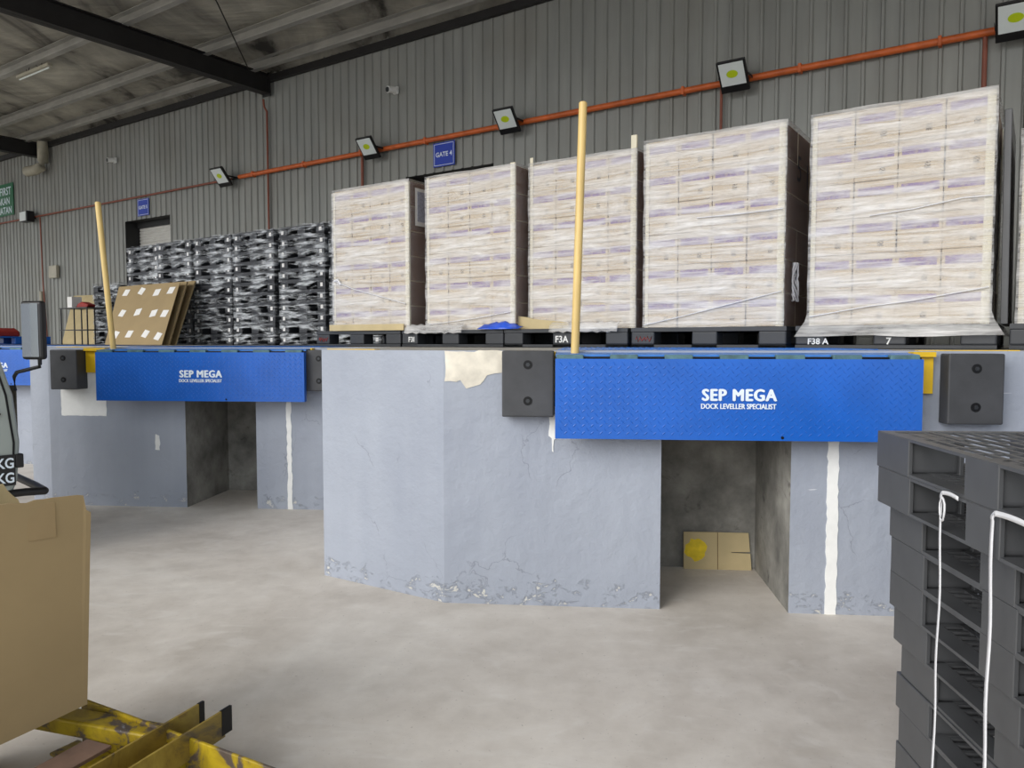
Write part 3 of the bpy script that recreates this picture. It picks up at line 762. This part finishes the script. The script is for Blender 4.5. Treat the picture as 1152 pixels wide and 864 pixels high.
# cardboard trays and blue sheets between load and pallet
def blob_sheet(name, pts, z0, mat, label, cat, top=.012, seed=0):
    """ a crumpled sheet hanging over the pallet front: pts = (s, t, z) rows """
    m = MB(); n = len(pts[0])
    for row in pts:
        for (s, t, z) in row: m.v.append(tuple(W(s, t, z)))
    for j in range(len(pts)-1):
        for i in range(n-1):
            m.f.append([j*n+i, j*n+i+1, (j+1)*n+i+1, (j+1)*n+i]); m.m.append(0); m.sm.append(True)
    me = m.mesh(name, mat, fix=False)
    bm = bmesh.new(); bm.from_mesh(me); bmesh.ops.solidify(bm, geom=bm.faces, thickness=.003); bm.to_mesh(me); bm.free()
    return tag(link(name, me), label, cat)
b0 = H+.1565
rows_ = []
for j, (t, z) in enumerate(((5.44,.06),(5.42,.045),(5.39,.018),(5.365,-.005))):
    rows_.append([(-4.03+.036*i, t-.012*math.sin(i*1.3), b0+z*(.25+.75*math.sin(math.pi*min(1,(i+1)/13)))*(1+.15*math.sin(i*2.1))+.004) for i in range(13)])
blob_sheet('blue_plastic_sheet', rows_, b0, M['bluefilm'], 'crumpled bright blue plastic sheet at the foot of the load under the gate sign', 'plastic sheet')
for k in (4,):
    m = MB().box(-.58, .58, -.54, .54, 0, .004, M=Matrix.Translation(W(cent[4], FT+.55, H+.155)) @ Matrix.Rotation(A_WALL,4,'Z'))
# cardboard lip in front of load 1 and tray corner under load 3
c1 = MB(); c1.box(-.50,.50,-.012,-.004,0.0,.06, M=Matrix.Translation(W(-5.40,5.39,H+.158)) @ Matrix.Rotation(A_WALL,4,'Z'))
tag(c1.build('cardboard_strip', M['card_l']), 'tan cardboard strip along the foot of the leftmost cream load', 'cardboard')
t3 = MB()
M3 = Matrix.Translation(W(-3.45,5.53,H+.158)) @ Matrix.Rotation(A_WALL,4,'Z')
t3.prism([(-.26,.0),(-.29,.05),(-.25,.11),(-.16,.10),(-.1,.085),(.05,.07),(.25,.05),(.25,0)], 0, .02, M=M3 @ Matrix.Rotation(R(90),4,'X'))
tag(t3.build('cardboard_tray', M['card_l']), 'torn tan cardboard tray corner left of the near pole, on the F3A pallet', 'cardboard')
# film skirt bunched on pallet of load 2 and 3
for lk, sA, sB, t, lab in ((2,-4.88,-4.2,5.385,'loose milky film bunched on the F3I pallet edge'),(3,-3.3,-2.68,5.385,'loose grey film bunched over the F3A pallet edge')):
    rr = []
    for j, (dt, z) in enumerate(((.05,.05),(.02,.035),(-.01,.01),(-.02,-.03))):
        rr.append([(sA+(sB-sA)*i/14, t+dt-.008*math.sin(i*1.9), b0+z+.008*math.sin(i*2.7+j)) for i in range(15)])
    blob_sheet('loose_film', rr, b0, M['film'], lab, 'plastic film')
# upright dark board wrapped in film between the last two loads
bd = MB().box(-.02,.02,-.45,.45,0,1.30, M=Matrix.Translation(W(-.175,6.05,H+.156)) @ Matrix.Rotation(A_WALL,4,'Z') @ Matrix.Rotation(R(-.6),4,'Y'))
tag(bd.build('edge_board', M['grey_pl'], bevel=.004), 'narrow grey board standing upright between the two rightmost loads', 'board')

# ------------------------------------------------------------------ wrapped stacks of black pallets
PB = pallet_meshes(.92, 1.15, .15, M['black'], (.2, .16), 'b', solid=False, slat=.09, gap=.04, bev=.01, bw=.16, td=.03, bd=.02)
lab_mesh = MB().box(-.024,.024,-.0015,.0,-.026,.026).mesh('white_label', M['paper'])
# one pallet of these stacks as a single mesh
def merged_pallet(pm):
    bm = bmesh.new()
    def addm(me, loc):
        n0 = len(bm.verts); bm.from_mesh(me); bm.verts.ensure_lookup_table()
        for v in bm.verts[n0:]: v.co += Vector(loc)
    addm(pm['top'], (0,0,0)); addm(pm['bot'], (0,0,0))
    for x in (-pm['w']/2+pm['bw']/2, 0, pm['w']/2-pm['bw']/2):
        for y, me in ((-pm['d']/2+pm['c'][0]/2,'blk'), (0,'mid'), (pm['d']/2-pm['c'][0]/2,'blk')): addm(pm[me], (x,y,0))
    me = bpy.data.meshes.new('pallet'); bm.to_mesh(me); bm.free(); me.materials.append(M['black'])
    for p in me.polygons: p.use_smooth = False
    return me
PBm = merged_pallet(PB)
stacks = [(-12.48,'wrapped stack of black pallets, leftmost, behind the leaning cardboard sheets',7.25), (-11.49,'wrapped stack of black pallets below the shutter, second from left, behind the sheets',7.2),
          (-10.47,'wrapped stack of black pallets just right of the leaning cardboard',7.2), (-9.49,'wrapped stack of black pallets, middle of the row, touching its left neighbour',7.2),
          (-8.44,'wrapped stack of black pallets with white label squares, below the orange drop pipe',7.2), (-7.36,'wrapped stack of black pallets half hidden by the leftmost cream load',7.15)]
for k, (s, lab, t) in enumerate(stacks):
    r = empty('wrapped_pallet_stack', W(s, t+.58, H+.001), A_WALL, label=lab, cat='pallet stack', group='wrapped stacks of black pallets')
    for i in range(11):
        p = link('pallet', PBm, r, (random.uniform(-.006,.006), random.uniform(-.006,.006), i*.1502))
        for sx in (-1, 1): link('white_label', lab_mesh, p, (sx*(.46-.07), -.578, .078))
    f = film_shell(-.468,.468,-.586,.586,.012,1.665, M['film_b'], amp=.006, seed=10+k, top=True); link('stretch_film', f, r)

# leaning cardboard sheets with white paper labels
def lean_sheet(pts, th, mat, label, name='cardboard_sheet', grid=None, cat='cardboard sheet', group=None):
    """ pts: bottom-left, bottom-right, top-right, top-left as world points """
    p = [Vector(q) for q in pts]; nrm = (p[1]-p[0]).cross(p[3]-p[0]).normalized()
    r = empty(name, p[0], 0, label=label, cat=cat, group=group)
    q = [a-p[0] for a in p]
    m = MB(); m.add(q+[a-nrm*th for a in q], [(0,1,2,3),(7,6,5,4),(0,4,5,1),(1,5,6,2),(2,6,7,3),(3,7,4,0)])
    m.build('card_panel', mat, r)
    if grid:
        for (u, v) in grid:
            c = q[0].lerp(q[1], u).lerp(q[3].lerp(q[2], u), v); ex = (q[1]-q[0]).normalized(); ey = nrm.cross(ex).normalized()
            a = random.uniform(-.25,.25); e1 = ex*math.cos(a)+ey*math.sin(a); e2 = -ex*math.sin(a)+ey*math.cos(a); hs = .075
            mm = MB(); b = [c-e1*hs-e2*hs*.8, c+e1*hs-e2*hs*.8, c+e1*hs+e2*hs*.8, c-e1*hs+e2*hs*.8]
            mm.add([x+nrm*.003 for x in b]+[x+nrm*.001 for x in b], [(0,1,2,3),(7,6,5,4),(0,4,5,1),(1,5,6,2),(2,6,7,3),(3,7,4,0)])
            mm.build('paper_label', M['paper'], r)
    return r
grid = [(.16,.88),(.42,.89),(.68,.85),(.9,.87),(.18,.52),(.45,.53),(.72,.50),(.9,.49),(.16,.16),(.4,.17),(.68,.17),(.9,.13)]
zb = H+.008
lean_sheet([W(-11.95,6.30,zb), W(-10.40,6.30,zb), W(-10.78,6.85,2.36), W(-12.50,6.85,2.36)], .006, M['card'], 'front brown cardboard sheet with twelve white paper squares, leaning on the black stacks', grid=grid, group='leaning cardboard sheets')
lean_sheet([W(-11.85,6.42,zb), W(-10.42,6.42,zb), W(-10.78,6.97,2.38), W(-12.3,6.97,2.38)], .02, M['card'], 'second leaning cardboard sheet, its edge showing behind the labelled one', group='leaning cardboard sheets')
lean_sheet([W(-11.75,6.56,zb), W(-10.48,6.56,zb), W(-10.80,7.12,2.40), W(-12.2,7.12,2.40)], .02, M['card'], 'rearmost leaning cardboard sheet, against the black pallet stack', group='leaning cardboard sheets')
lean_sheet([W(-19.2,9.1,zb), W(-17.3,9.1,zb), W(-18.6,9.85,2.6), W(-20.1,9.85,2.62)], .012, M['card_l'], 'pale cardboard sheet leaning on the wall behind the wire stand')
# small wrapped stack left of the sheets
r = empty('wrapped_pallet_stack', W(-15.80, 8.95, H+.001), A_WALL, label='low wrapped stack of pallets seen left of the leaning cardboard sheets', cat='pallet stack', group='wrapped stacks of black pallets')
for i in range(8): link('pallet', PBm, r, (0, 0, i*.1502))
link('stretch_film', film_shell(-.468,.468,-.586,.586,.012,1.25, M['film_b'], amp=.012, seed=31), r)
# wire stand with things on it
ws = empty('wire_stand', W(-15.82, 7.9, H), A_WALL, label='thin black wire stand holding a small white box, before the pale cardboard sheet', cat='stand')
for x in (-.42, .1, .6):
    for y in (-.2, .2): MB().bar((x,y,0),(x,y,.71),.02,.02, up=(1,0,0)).build('leg', M['lampblk'], ws)
MB().box(-.45,.63,-.22,.22,.71,.73).build('shelf', M['lampblk'], ws); MB().box(-.45,.63,-.22,.22,.28,.295).build('shelf', M['lampblk'], ws)
tag(MB().box(-.13,.05,-.1,.1,.0,.22, M=Matrix.Translation(W(-15.95,7.85,H+.731)) @ Matrix.Rotation(A_WALL,4,'Z')).build('small_box', M['paper'], bevel=.006), 'small white box on the wire stand', 'box')
tag(MB().prism([(0,0),(.42,0),(.46,.05),(.2,.11),(.05,.07)], -.08,.08, M=Matrix.Translation(W(-15.78,7.85,H+.731)) @ Matrix.Rotation(A_WALL,4,'Z') @ Matrix.Rotation(R(90),4,'X')).build('red_cloth_bundle', M['redmark'], bevel=.015), 'dark red bundle on the wire stand beside the white box', 'cloth')
# blue pallet at far left with a red lump
PBL = pallet_meshes(1.1, 1.1, .15, M['blue'], (.14,.14), 'c', solid=True, bev=.01, bw=.16)
place_pallet(PBL, W(-16.05, 6.6, H+.001), A_WALL, label='blue plastic pallet on the platform at the far left edge', cat='pallet')
tag(MB().prism([(-.3,0),(.3,0),(.28,.1),(.1,.16),(-.2,.14)], -.2,.2, M=Matrix.Translation(W(-16.2,6.6,H+.152)) @ Matrix.Rotation(A_WALL,4,'Z') @ Matrix.Rotation(R(90),4,'X')).build('red_sack', M['redmark'], bevel=.03), 'red sack lying on the blue pallet at the far left', 'sack')

# ------------------------------------------------------------------ truck cab at the left edge
hd = Vector((.70,.714,0)); nr = Vector((.714,-.70,0))      # heading, right-hand side
CF = Vector((-3.20, 4.98, 0))                                # front right corner
TM = Matrix.Identity(4); TM.col[0][:3] = hd; TM.col[1][:3] = -nr; TM.col[2][:3] = (0,0,1); TM.translation = CF
tr = empty('truck', CF, 0, label='grey-green truck cab at the left edge with a large black door mirror', cat='truck')
TR = Matrix.Identity(4); TR.col[0][:3] = hd; TR.col[1][:3] = -nr; TR.col[2][:3] = (0,0,1)
prof = [(-.06,.45),(-.02,.55),(0,.8),(-.03,1.11),(-.10,1.36),(-.36,1.95),(-.52,2.10),(-1.5,2.16),(-1.58,2.1),(-1.6,.75),(-1.25,.75),(-1.18,.95),(-.95,1.02),(-.70,.95),(-.62,.75),(-.62,.45)]
XZ = TR @ Matrix(((1,0,0,0),(0,0,1,0),(0,1,0,0),(0,0,0,1)))   # (x, z, y)
MB().prism(prof, .0, 1.75, M=XZ).build('cab_body', M['cab'], tr, bevel=.03, seg=3)
MB().prism([(-.15,1.15),(-.22,1.38),(-.42,1.86),(-1.1,1.9),(-1.1,1.15)], -.006, .0, M=XZ).build('side_window', M['window'], tr)
dl = MB()
for a, b in (((-.045,.70),(-.04,.80)),((-.04,.80),(-.075,1.11)),((-.075,1.11),(-.13,1.32)),((-.045,.70),(-.60,.70))):
    dl.bar((a[0], -.004, a[1]), (b[0], -.004, b[1]), .006, .012)
me = dl.mesh('door_seam', M['dark']); me.transform(TR); link('door_seam', me, tr)
pl = MB().box(-.42,-.036,-.01,0,.525,.725).mesh('weight_plate', M['lampblk']); me = pl; me.transform(TR); plo = link('weight_plate', me, tr)
for z in (.64, .545):
    t_ = text_mesh('KG', .092, M['white'], .001, .002, 'RIGHT', sx=.8); t_.transform(TR @ Matrix.Translation((-.042,-.012,z))); link('lettering', t_, plo)
me = MB().box(-.034,.012,-.012,.05,.635,.725).mesh('side_lamp', M['lampblk'], .006); me.transform(TR); link('side_lamp', me, tr)
me = MB().box(-.14,-.11,-.03,-.0,.985,1.0).mesh('door_handle', M['lampblk'], .004); me.transform(TR); link('door_handle', me, tr)
bp = MB(); bp.tube([(-.3,.02,.47),(.02,.0,.47),(.135,.03,.458)], .026, 12); bp.tube([(.135,.03,.458),(.15,.3,.455),(.15,1.5,.455)], .026, 12)
me = bp.mesh('bumper', M['lampblk']); me.transform(TR); link('bumper', me, tr)
mw = MB()
for xc, yc in ((-.92,.12),(-.92,1.5),):
    mw.tube([(xc,yc,.40),(xc,yc+.2,.40)], .40, 28)
me = mw.mesh('wheel', M['rubber'], ); me.transform(TR); link('wheel', me, tr)
me = MB().box(-4.2,-1.75,-.1,1.9,.75,.95).box(-4.2,-1.6,.5,1.2,.45,.75).mesh('chassis', M['dark']); me.transform(TR); link('chassis', me, tr)
mw = MB()
for yc in (.05,1.45): mw.tube([(-3.5,yc,.40),(-3.5,yc+.25,.40)], .40, 28)
me = mw.mesh('wheel', M['rubber']); me.transform(TR); link('wheel', me, tr)
# mirror and its arm (world coordinates, relative to the truck's root)
def rel(p): return Vector(p)-CF
gl = Vector((-3.03,4.85,1.525)); gn = Vector((-.2,-.98,0)).normalized(); gx = Vector((.98,-.2,0)).normalized()
MM = Matrix.Identity(4); MM.col[0][:3] = gx; MM.col[1][:3] = -gn; MM.col[2][:3] = (0,0,1); MM.translation = rel(gl)
ms = MB().box(-.078,.078,-.0,.055,-.185,.185, M=MM).build('mirror_housing', M['lampblk'], tr, bevel=.02, seg=3)
MB().box(-.064,.057,-.004,.002,-.168,.168, M=MM).build('mirror_glass', M['mirror'], ms, bevel=.001)
MB().tube([rel((-2.99,4.87,1.36)), rel((-2.99,4.87,1.31)), rel((-3.0,4.88,1.295)), rel((-3.09,4.9,1.275)), rel((-3.17,4.92,1.258)), rel((-3.195,4.93,1.23)), rel((-3.205,4.95,1.14))], .012, 8).build('mirror_arm', M['lampblk'], tr)

# ------------------------------------------------------------------ foreground: stack of grey plastic pallets
aw = Vector((.062,.998,0)).normalized(); ax = Vector((.998,-.062,0)).normalized()
A_ST = math.atan2(ax.y, ax.x)
PH = .1157
PC = pallet_meshes(1.0, 1.25, PH, M['grey_pl'], (.228,.155), 'd', slat=.014, gap=.036, td=.009, bd=.009, bev=.02, bw=.16)
for kk, cw_ in (('blk', .228), ('mid', .155)):
    PC[kk] = MB().box(-.078,.078,-cw_/2+.012,cw_/2-.012,.004,PH-.004).mesh('block', M['grey_pl'], .018, 4)
    b2 = MB().box(-.0815,-.068,-cw_/2,cw_/2,.0008,PH-.0008).box(.068,.0815,-cw_/2,cw_/2,.0008,PH-.0008).box(-.07,.07,-cw_/2+.004,cw_/2-.004,.0,.010).mesh('t', M['grey_pl'], .002, 1)
    bm = bmesh.new(); bm.from_mesh(PC[kk]); bm.from_mesh(b2); bm.to_mesh(PC[kk]); bm.free()
# thin top rim and grille for the bottom deck too
bot = MB(); w_, d_ = 1.0, 1.25
for a in ((-w_/2,w_/2,-d_/2,-d_/2+.03),(-w_/2,w_/2,d_/2-.03,d_/2),(-w_/2,-w_/2+.06,-d_/2,d_/2),(w_/2-.06,w_/2,-d_/2,d_/2)): bot.box(a[0],a[1],a[2],a[3],0.0005,.010)
y = -d_/2+.05
while y < d_/2-.03: bot.box(-w_/2+.06, w_/2-.06, y, y+.014, .001, .009); y += .042
for k in range(1,8): bot.box(-w_/2+k/8-.008, -w_/2+k/8+.008, -d_/2+.03, d_/2-.03, .002, .010)
PC['bot'] = bot.mesh('bottom_deck', M['grey_pl'])
corner = Vector((1.206,2.52,0))
offs = [.085,.088,.085,.090,.068,.055,.050,.046,.0,.0]     # from the floor up
jy = [.0,.01,-.01,.012,.0,-.008,.006,.0,.012,.0]
names = ['bottom','second','third','fourth','fifth','sixth','seventh','eighth','ninth','topmost']
for i in range(10):
    c = corner + ax*(.5+offs[i]) - aw*(.625+jy[i])
    place_pallet(PC, Vector((c.x, c.y, i*(PH+.0003))), A_ST, label=('dark grey plastic pallet, %s in the strapped stack at right' % names[i]) if i in (0, 9) else ('dark grey plastic pallet, %s from the floor in the strapped stack at right' % names[i]),
                 cat='pallet', group='strapped stack of dark grey pallets')
def strap(pts, w, label):
    m = MB(); n_ = -ax
    for i, (L, z, out, tw) in enumerate(pts):
        p = corner - aw*L + n_*out + Vector((0,0,z))
        side = (aw*math.cos(tw)+n_*math.sin(tw))*w/2
        m.v += [tuple(p-side), tuple(p+side)]
    for i in range(len(pts)-1): m.f.append([2*i,2*i+1,2*i+3,2*i+2]); m.m.append(0); m.sm.append(True)
    me = m.mesh('plastic_strap', M['strap'], fix=False); bm = bmesh.new(); bm.from_mesh(me); bmesh.ops.solidify(bm, geom=bm.faces, thickness=.0012); bm.to_mesh(me); bm.free()
    return tag(link('plastic_strap', me), label, 'strap', 'white straps on the grey pallet stack')
def hstrap(L0, L1, z, w, label, kink):
    # comes out along the top of the second pallet, turns over its edge and hangs down
    m = MB(); n_ = -ax
    P = []
    for k in range(7): P.append((L1+(L0-L1)*k/6*.9, z+.004*math.sin(k/6*3), .012))
    for k in range(1, 5): a = k/5*math.pi/2; P.append((L0+(L1-L0)*.1*(1-math.sin(a)), z-.02*(1-math.cos(a)), .014))
    n0 = len(P)
    zz = z-.02; i = 0
    while zz > .03:
        P.append((L0+kink*math.sin(i*.35)*.5, zz, .012+.002*math.sin(i*.9))); zz -= .05; i += 1
    for i, (L, zc, o) in enumerate(P):
        p = corner - aw*L + n_*o + Vector((0,0,zc))
        d = Vector((0,0,1)) if i < n0-3 else aw
        m.v += [tuple(p-d*w/2), tuple(p+d*w/2)]
    for i in range(len(P)-1): m.f.append([2*i,2*i+1,2*i+3,2*i+2]); m.m.append(0); m.sm.append(True)
    me = m.mesh('plastic_strap', M['strap'], fix=False); bm = bmesh.new(); bm.from_mesh(me); bmesh.ops.solidify(bm, geom=bm.faces, thickness=.0015); bm.to_mesh(me); bm.free()
    return tag(link('plastic_strap', me), label, 'strap', 'white straps on the grey pallet stack')
hstrap(.452, .54, 1.043, .011, 'narrow white plastic strap with a loop, left one on the grey pallet stack', .006)
hstrap(.70, .86, 1.043, .014, 'wider white plastic strap, right one on the grey pallet stack', .003)
lp = MB(); pts = []
for k in range(13):
    a = k/12*2*math.pi; pts.append(corner - aw*(.468+.013*math.cos(a)*-1) - ax*.016 + Vector((0,0,1.0+.032*math.sin(a))))
lpo = None
m = MB(); m.tube(pts, .003, 6); tag(m.build('strap_knot', M['strap']), 'small white strap loop tied on the left strap of the grey pallet stack', 'strap')

# ------------------------------------------------------------------ foreground: yellow steel frame and cardboard box
cd = Vector((.369,.929,0)).normalized(); cx_ = Vector((.929,-.369,0)).normalized()
yf = empty('yellow_steel_frame', (-1.2,2.3,0), 0, label='worn yellow steel frame of crossing beams lying under the cardboard box', cat='steel frame')
o0 = Vector((-1.2,2.3,0))
def yb(name, a, b, w, h, mat, lab=None, bev=.004):
    o = MB().bar(Vector(a)-o0, Vector(b)-o0, w, h).build(name, mat, yf, bevel=bev)
    if lab: o['label'] = lab
    return o
# channel: web with two upright flanges
end = Vector((-1.0,2.53,.14)); 
ch = MB(); L = 1.25; s0 = end-o0; hw = .058
def cp_(l, x, z): return s0 - cd*l + cx_*x + Vector((0,0,z))
def quadbox(mb, x0, x1, z0, z1, l0, l1, cut=0):
    vs = [cp_(l0+cut*0,x0,z0),cp_(l0,x1,z0),cp_(l0+cut,x1,z1),cp_(l0+cut,x0,z1),cp_(l1,x0,z0),cp_(l1,x1,z0),cp_(l1,x1,z1),cp_(l1,x0,z1)]
    mb.add(vs, [(0,1,2,3),(7,6,5,4),(0,4,5,1),(1,5,6,2),(2,6,7,3),(3,7,4,0)])
quadbox(ch, -hw, hw, 0, .008, .02, L); quadbox(ch, -hw, -hw+.008, .008, .092, .0, L); quadbox(ch, hw-.008, hw, .008, .092, -.01, L-.3)
co = ch.build('channel', M['yold'], yf); co['label'] = 'dirty yellow steel channel with dark cut ends'
tip = MB(); quadbox(tip, -hw-.001, -hw+.009, .008, .093, -.002, .022); tip.build('cut_end', M['dark'], yf)
tip = MB(); quadbox(tip, hw-.009, hw+.001, .008, .093, -.012, .035); tip.build('cut_end', M['dark'], yf)
# long edge beam passing under the channel, L-section
B1a = Vector((-1.50,2.62,.13)); B1b = Vector((-.55,2.10,.13))
yb('beam', B1a, B1b, .012, .16, M['yworn']); yb('beam', B1a+Vector((-.04,-.05,-.07)), B1b+Vector((-.04,-.05,-.07)), .1, .012, M['yworn'])
# wide worn beam left of the channel
yb('beam', (-1.78,2.62,.172), (-1.13,2.42,.172), .085, .055, M['yworn'], 'wide yellow beam with flaked dark patches', .008)
yb('beam', (-1.85,2.22,.14), (-1.36,2.12,.14), .10, .06, M['yworn'])
yb('beam', (-1.75,2.35,.05), (-.60,1.85,.05), .08, .08, M['dark'])
yb('beam', (-1.85,2.56,.05), (-1.5,1.3,.05), .08, .10, M['yworn'])
rp = MB().bar((-1.29,2.34,.196),(-1.47,1.89,.196), .105, .012).build('steel_strip', M['rust'], bevel=.002)
tag(rp, 'rusty brown flat steel strip lying across the yellow frame', 'steel strip')
# cardboard box: side panel towards the yard with torn top edge
bx = empty('cardboard_box', (-1.345,2.43,.0), 0, label='large brown cardboard box with a torn open top, at the lower left corner', cat='box')
u1 = Vector((-.64,-.768,0)); u2 = Vector((-.768,.64,0)); Lf = .62; Ls = .46
def panel(base, du, length, zb0, zb1, tops, mat, name, th=.006, out=None):
    m = MB(); n = len(tops); nrm = out
    vs = []
    for (a, zt) in tops:
        p = base + du*length*a
        zb_ = zb0+(zb1-zb0)*a; sh = Vector((-.03,.0,0))
        bulge = nrm*(.010*math.sin(math.pi*a))
        vs += [p+bulge+sh+Vector((0,0,zb_)), p+bulge*1.0+sh*.5+Vector((0,0,(zb_+zt)/2)), p+bulge+Vector((0,0,zt))]
    k = len(vs); allv = vs+[v-nrm*th for v in vs]; fs = []
    for i in range(n-1):
        for j in range(2):
            a = 3*i+j; fs.append((a, a+3, a+4, a+1)); fs.append((a+k, a+k+1, a+k+4, a+k+3))
        fs.append((3*i+2, 3*i+5, 3*i+5+k, 3*i+2+k)); fs.append((3*i, 3*i+k, 3*i+3+k, 3*i+3))
    fs.append((0,1,1+k,k)); fs.append((1,2,2+k,1+k)); e = 3*(n-1); fs.append((e,e+k,e+1+k,e+1)); fs.append((e+1,e+1+k,e+2+k,e+2))
    m.add(vs+[v-nrm*th for v in vs], fs); return m.build(name, mat, bx)
rnd = random.Random(5)
tops = [(0,.905),(.012,.90),(.02,.925),(.035,.925),(.035,.935),(.03,.955),(.022,.968),(.1,.967)]
tops = [(0,.908),(.010,.912),(.022,.918),(.028,.94),(.034,.965)] + [(.06+.94*k/24, .968+.0035*rnd.uniform(-1,1)+.012*(k/24)) for k in range(25)]
n1 = Vector((.768,-.64,0))
panel(Vector((0,0,0)), u1, Lf, .280, .205, tops, M['card'], 'side_panel', out=n1)
panel(Vector((0,0,0)), u2, Ls, .300, .32, [(0,.90)]+[(k/8, .86+.02*rnd.random()) for k in range(1,9)], M['card'], 'side_panel', out=Vector((.64,.768,0)))
panel(u2*Ls, u1, Lf, .32, .23, [(0,.87),(.085,.875),(.10,.90),(.125,.915),(.15,.935)]+[(.17+.83*k/10, .95+.01*rnd.random()) for k in range(11)], M['card_l'], 'flap', out=n1)
panel(u1*Lf, u2, Ls, .215, .24, [(k/8, .96+.01*rnd.random()) for k in range(9)], M['card'], 'side_panel', out=-Vector((.64,.768,0)))
fl_ = MB(); fl_.add([q_+Vector((-.03,0,-.018)) for q_ in [Vector((0,0,.302)), u1*Lf+Vector((0,0,.218)), u1*Lf+u2*Ls+Vector((0,0,.238)), u2*Ls+Vector((0,0,.322))]+[Vector((0,0,.308)), u1*Lf+Vector((0,0,.224)), u1*Lf+u2*Ls+Vector((0,0,.244)), u2*Ls+Vector((0,0,.328))]],
     [(3,2,1,0),(4,5,6,7),(0,1,5,4),(1,2,6,5),(2,3,7,6),(3,0,4,7)]); fl_.build('base_panel', M['card'], bx)
for a, za, zb_ in ((.17,.85,.958),):
    tm = MB(); p = u1*Lf*a + n1*(.0052)
    tm.add([p+Vector((0,0,za)), p+u1*.075+Vector((0,0,za)), p+u1*.075+Vector((0,0,zb_)), p+Vector((0,0,zb_))], [(0,1,2,3)])
    me = tm.mesh('tape_strip', M['tape'], fix=False); bm = bmesh.new(); bm.from_mesh(me); bmesh.ops.solidify(bm, geom=bm.faces, thickness=.001); bm.to_mesh(me); bm.free(); link('tape_strip', me, bx)

# ------------------------------------------------------------------ light, camera
w = bpy.data.worlds.new('World'); S.world = w; w.use_nodes = True
bg = w.node_tree.nodes['Background']; bg.inputs[0].default_value = (.90,.95,1.0,1); bg.inputs[1].default_value = 1.25
sun = bpy.data.lights.new('sun', 'SUN'); sun.energy = 2.1; sun.angle = R(40); sun.color = (1,.97,.93)
so = bpy.data.objects.new('sun', sun); COL.objects.link(so)
dirv = Vector((.66,.70,0)).normalized()*math.cos(R(24)) + Vector((0,0,-math.sin(R(24))))
so.rotation_euler = dirv.to_track_quat('-Z','Y').to_euler(); so.location = (-5,-8,6)
cam = bpy.data.cameras.new('camera'); co = bpy.data.objects.new('camera', cam); COL.objects.link(co); S.camera = co
cam.sensor_width = 36; cam.lens = 865/1152*36; cam.clip_start = .05
co.location = (0,0,1.45); co.rotation_euler = (R(90)-math.atan(47/865), 0, 0)
S.view_settings.view_transform = 'Standard'; S.view_settings.look = 'None'; S.view_settings.exposure = 0.1; S.view_settings.gamma = 1
S.view_settings.use_curve_mapping = False
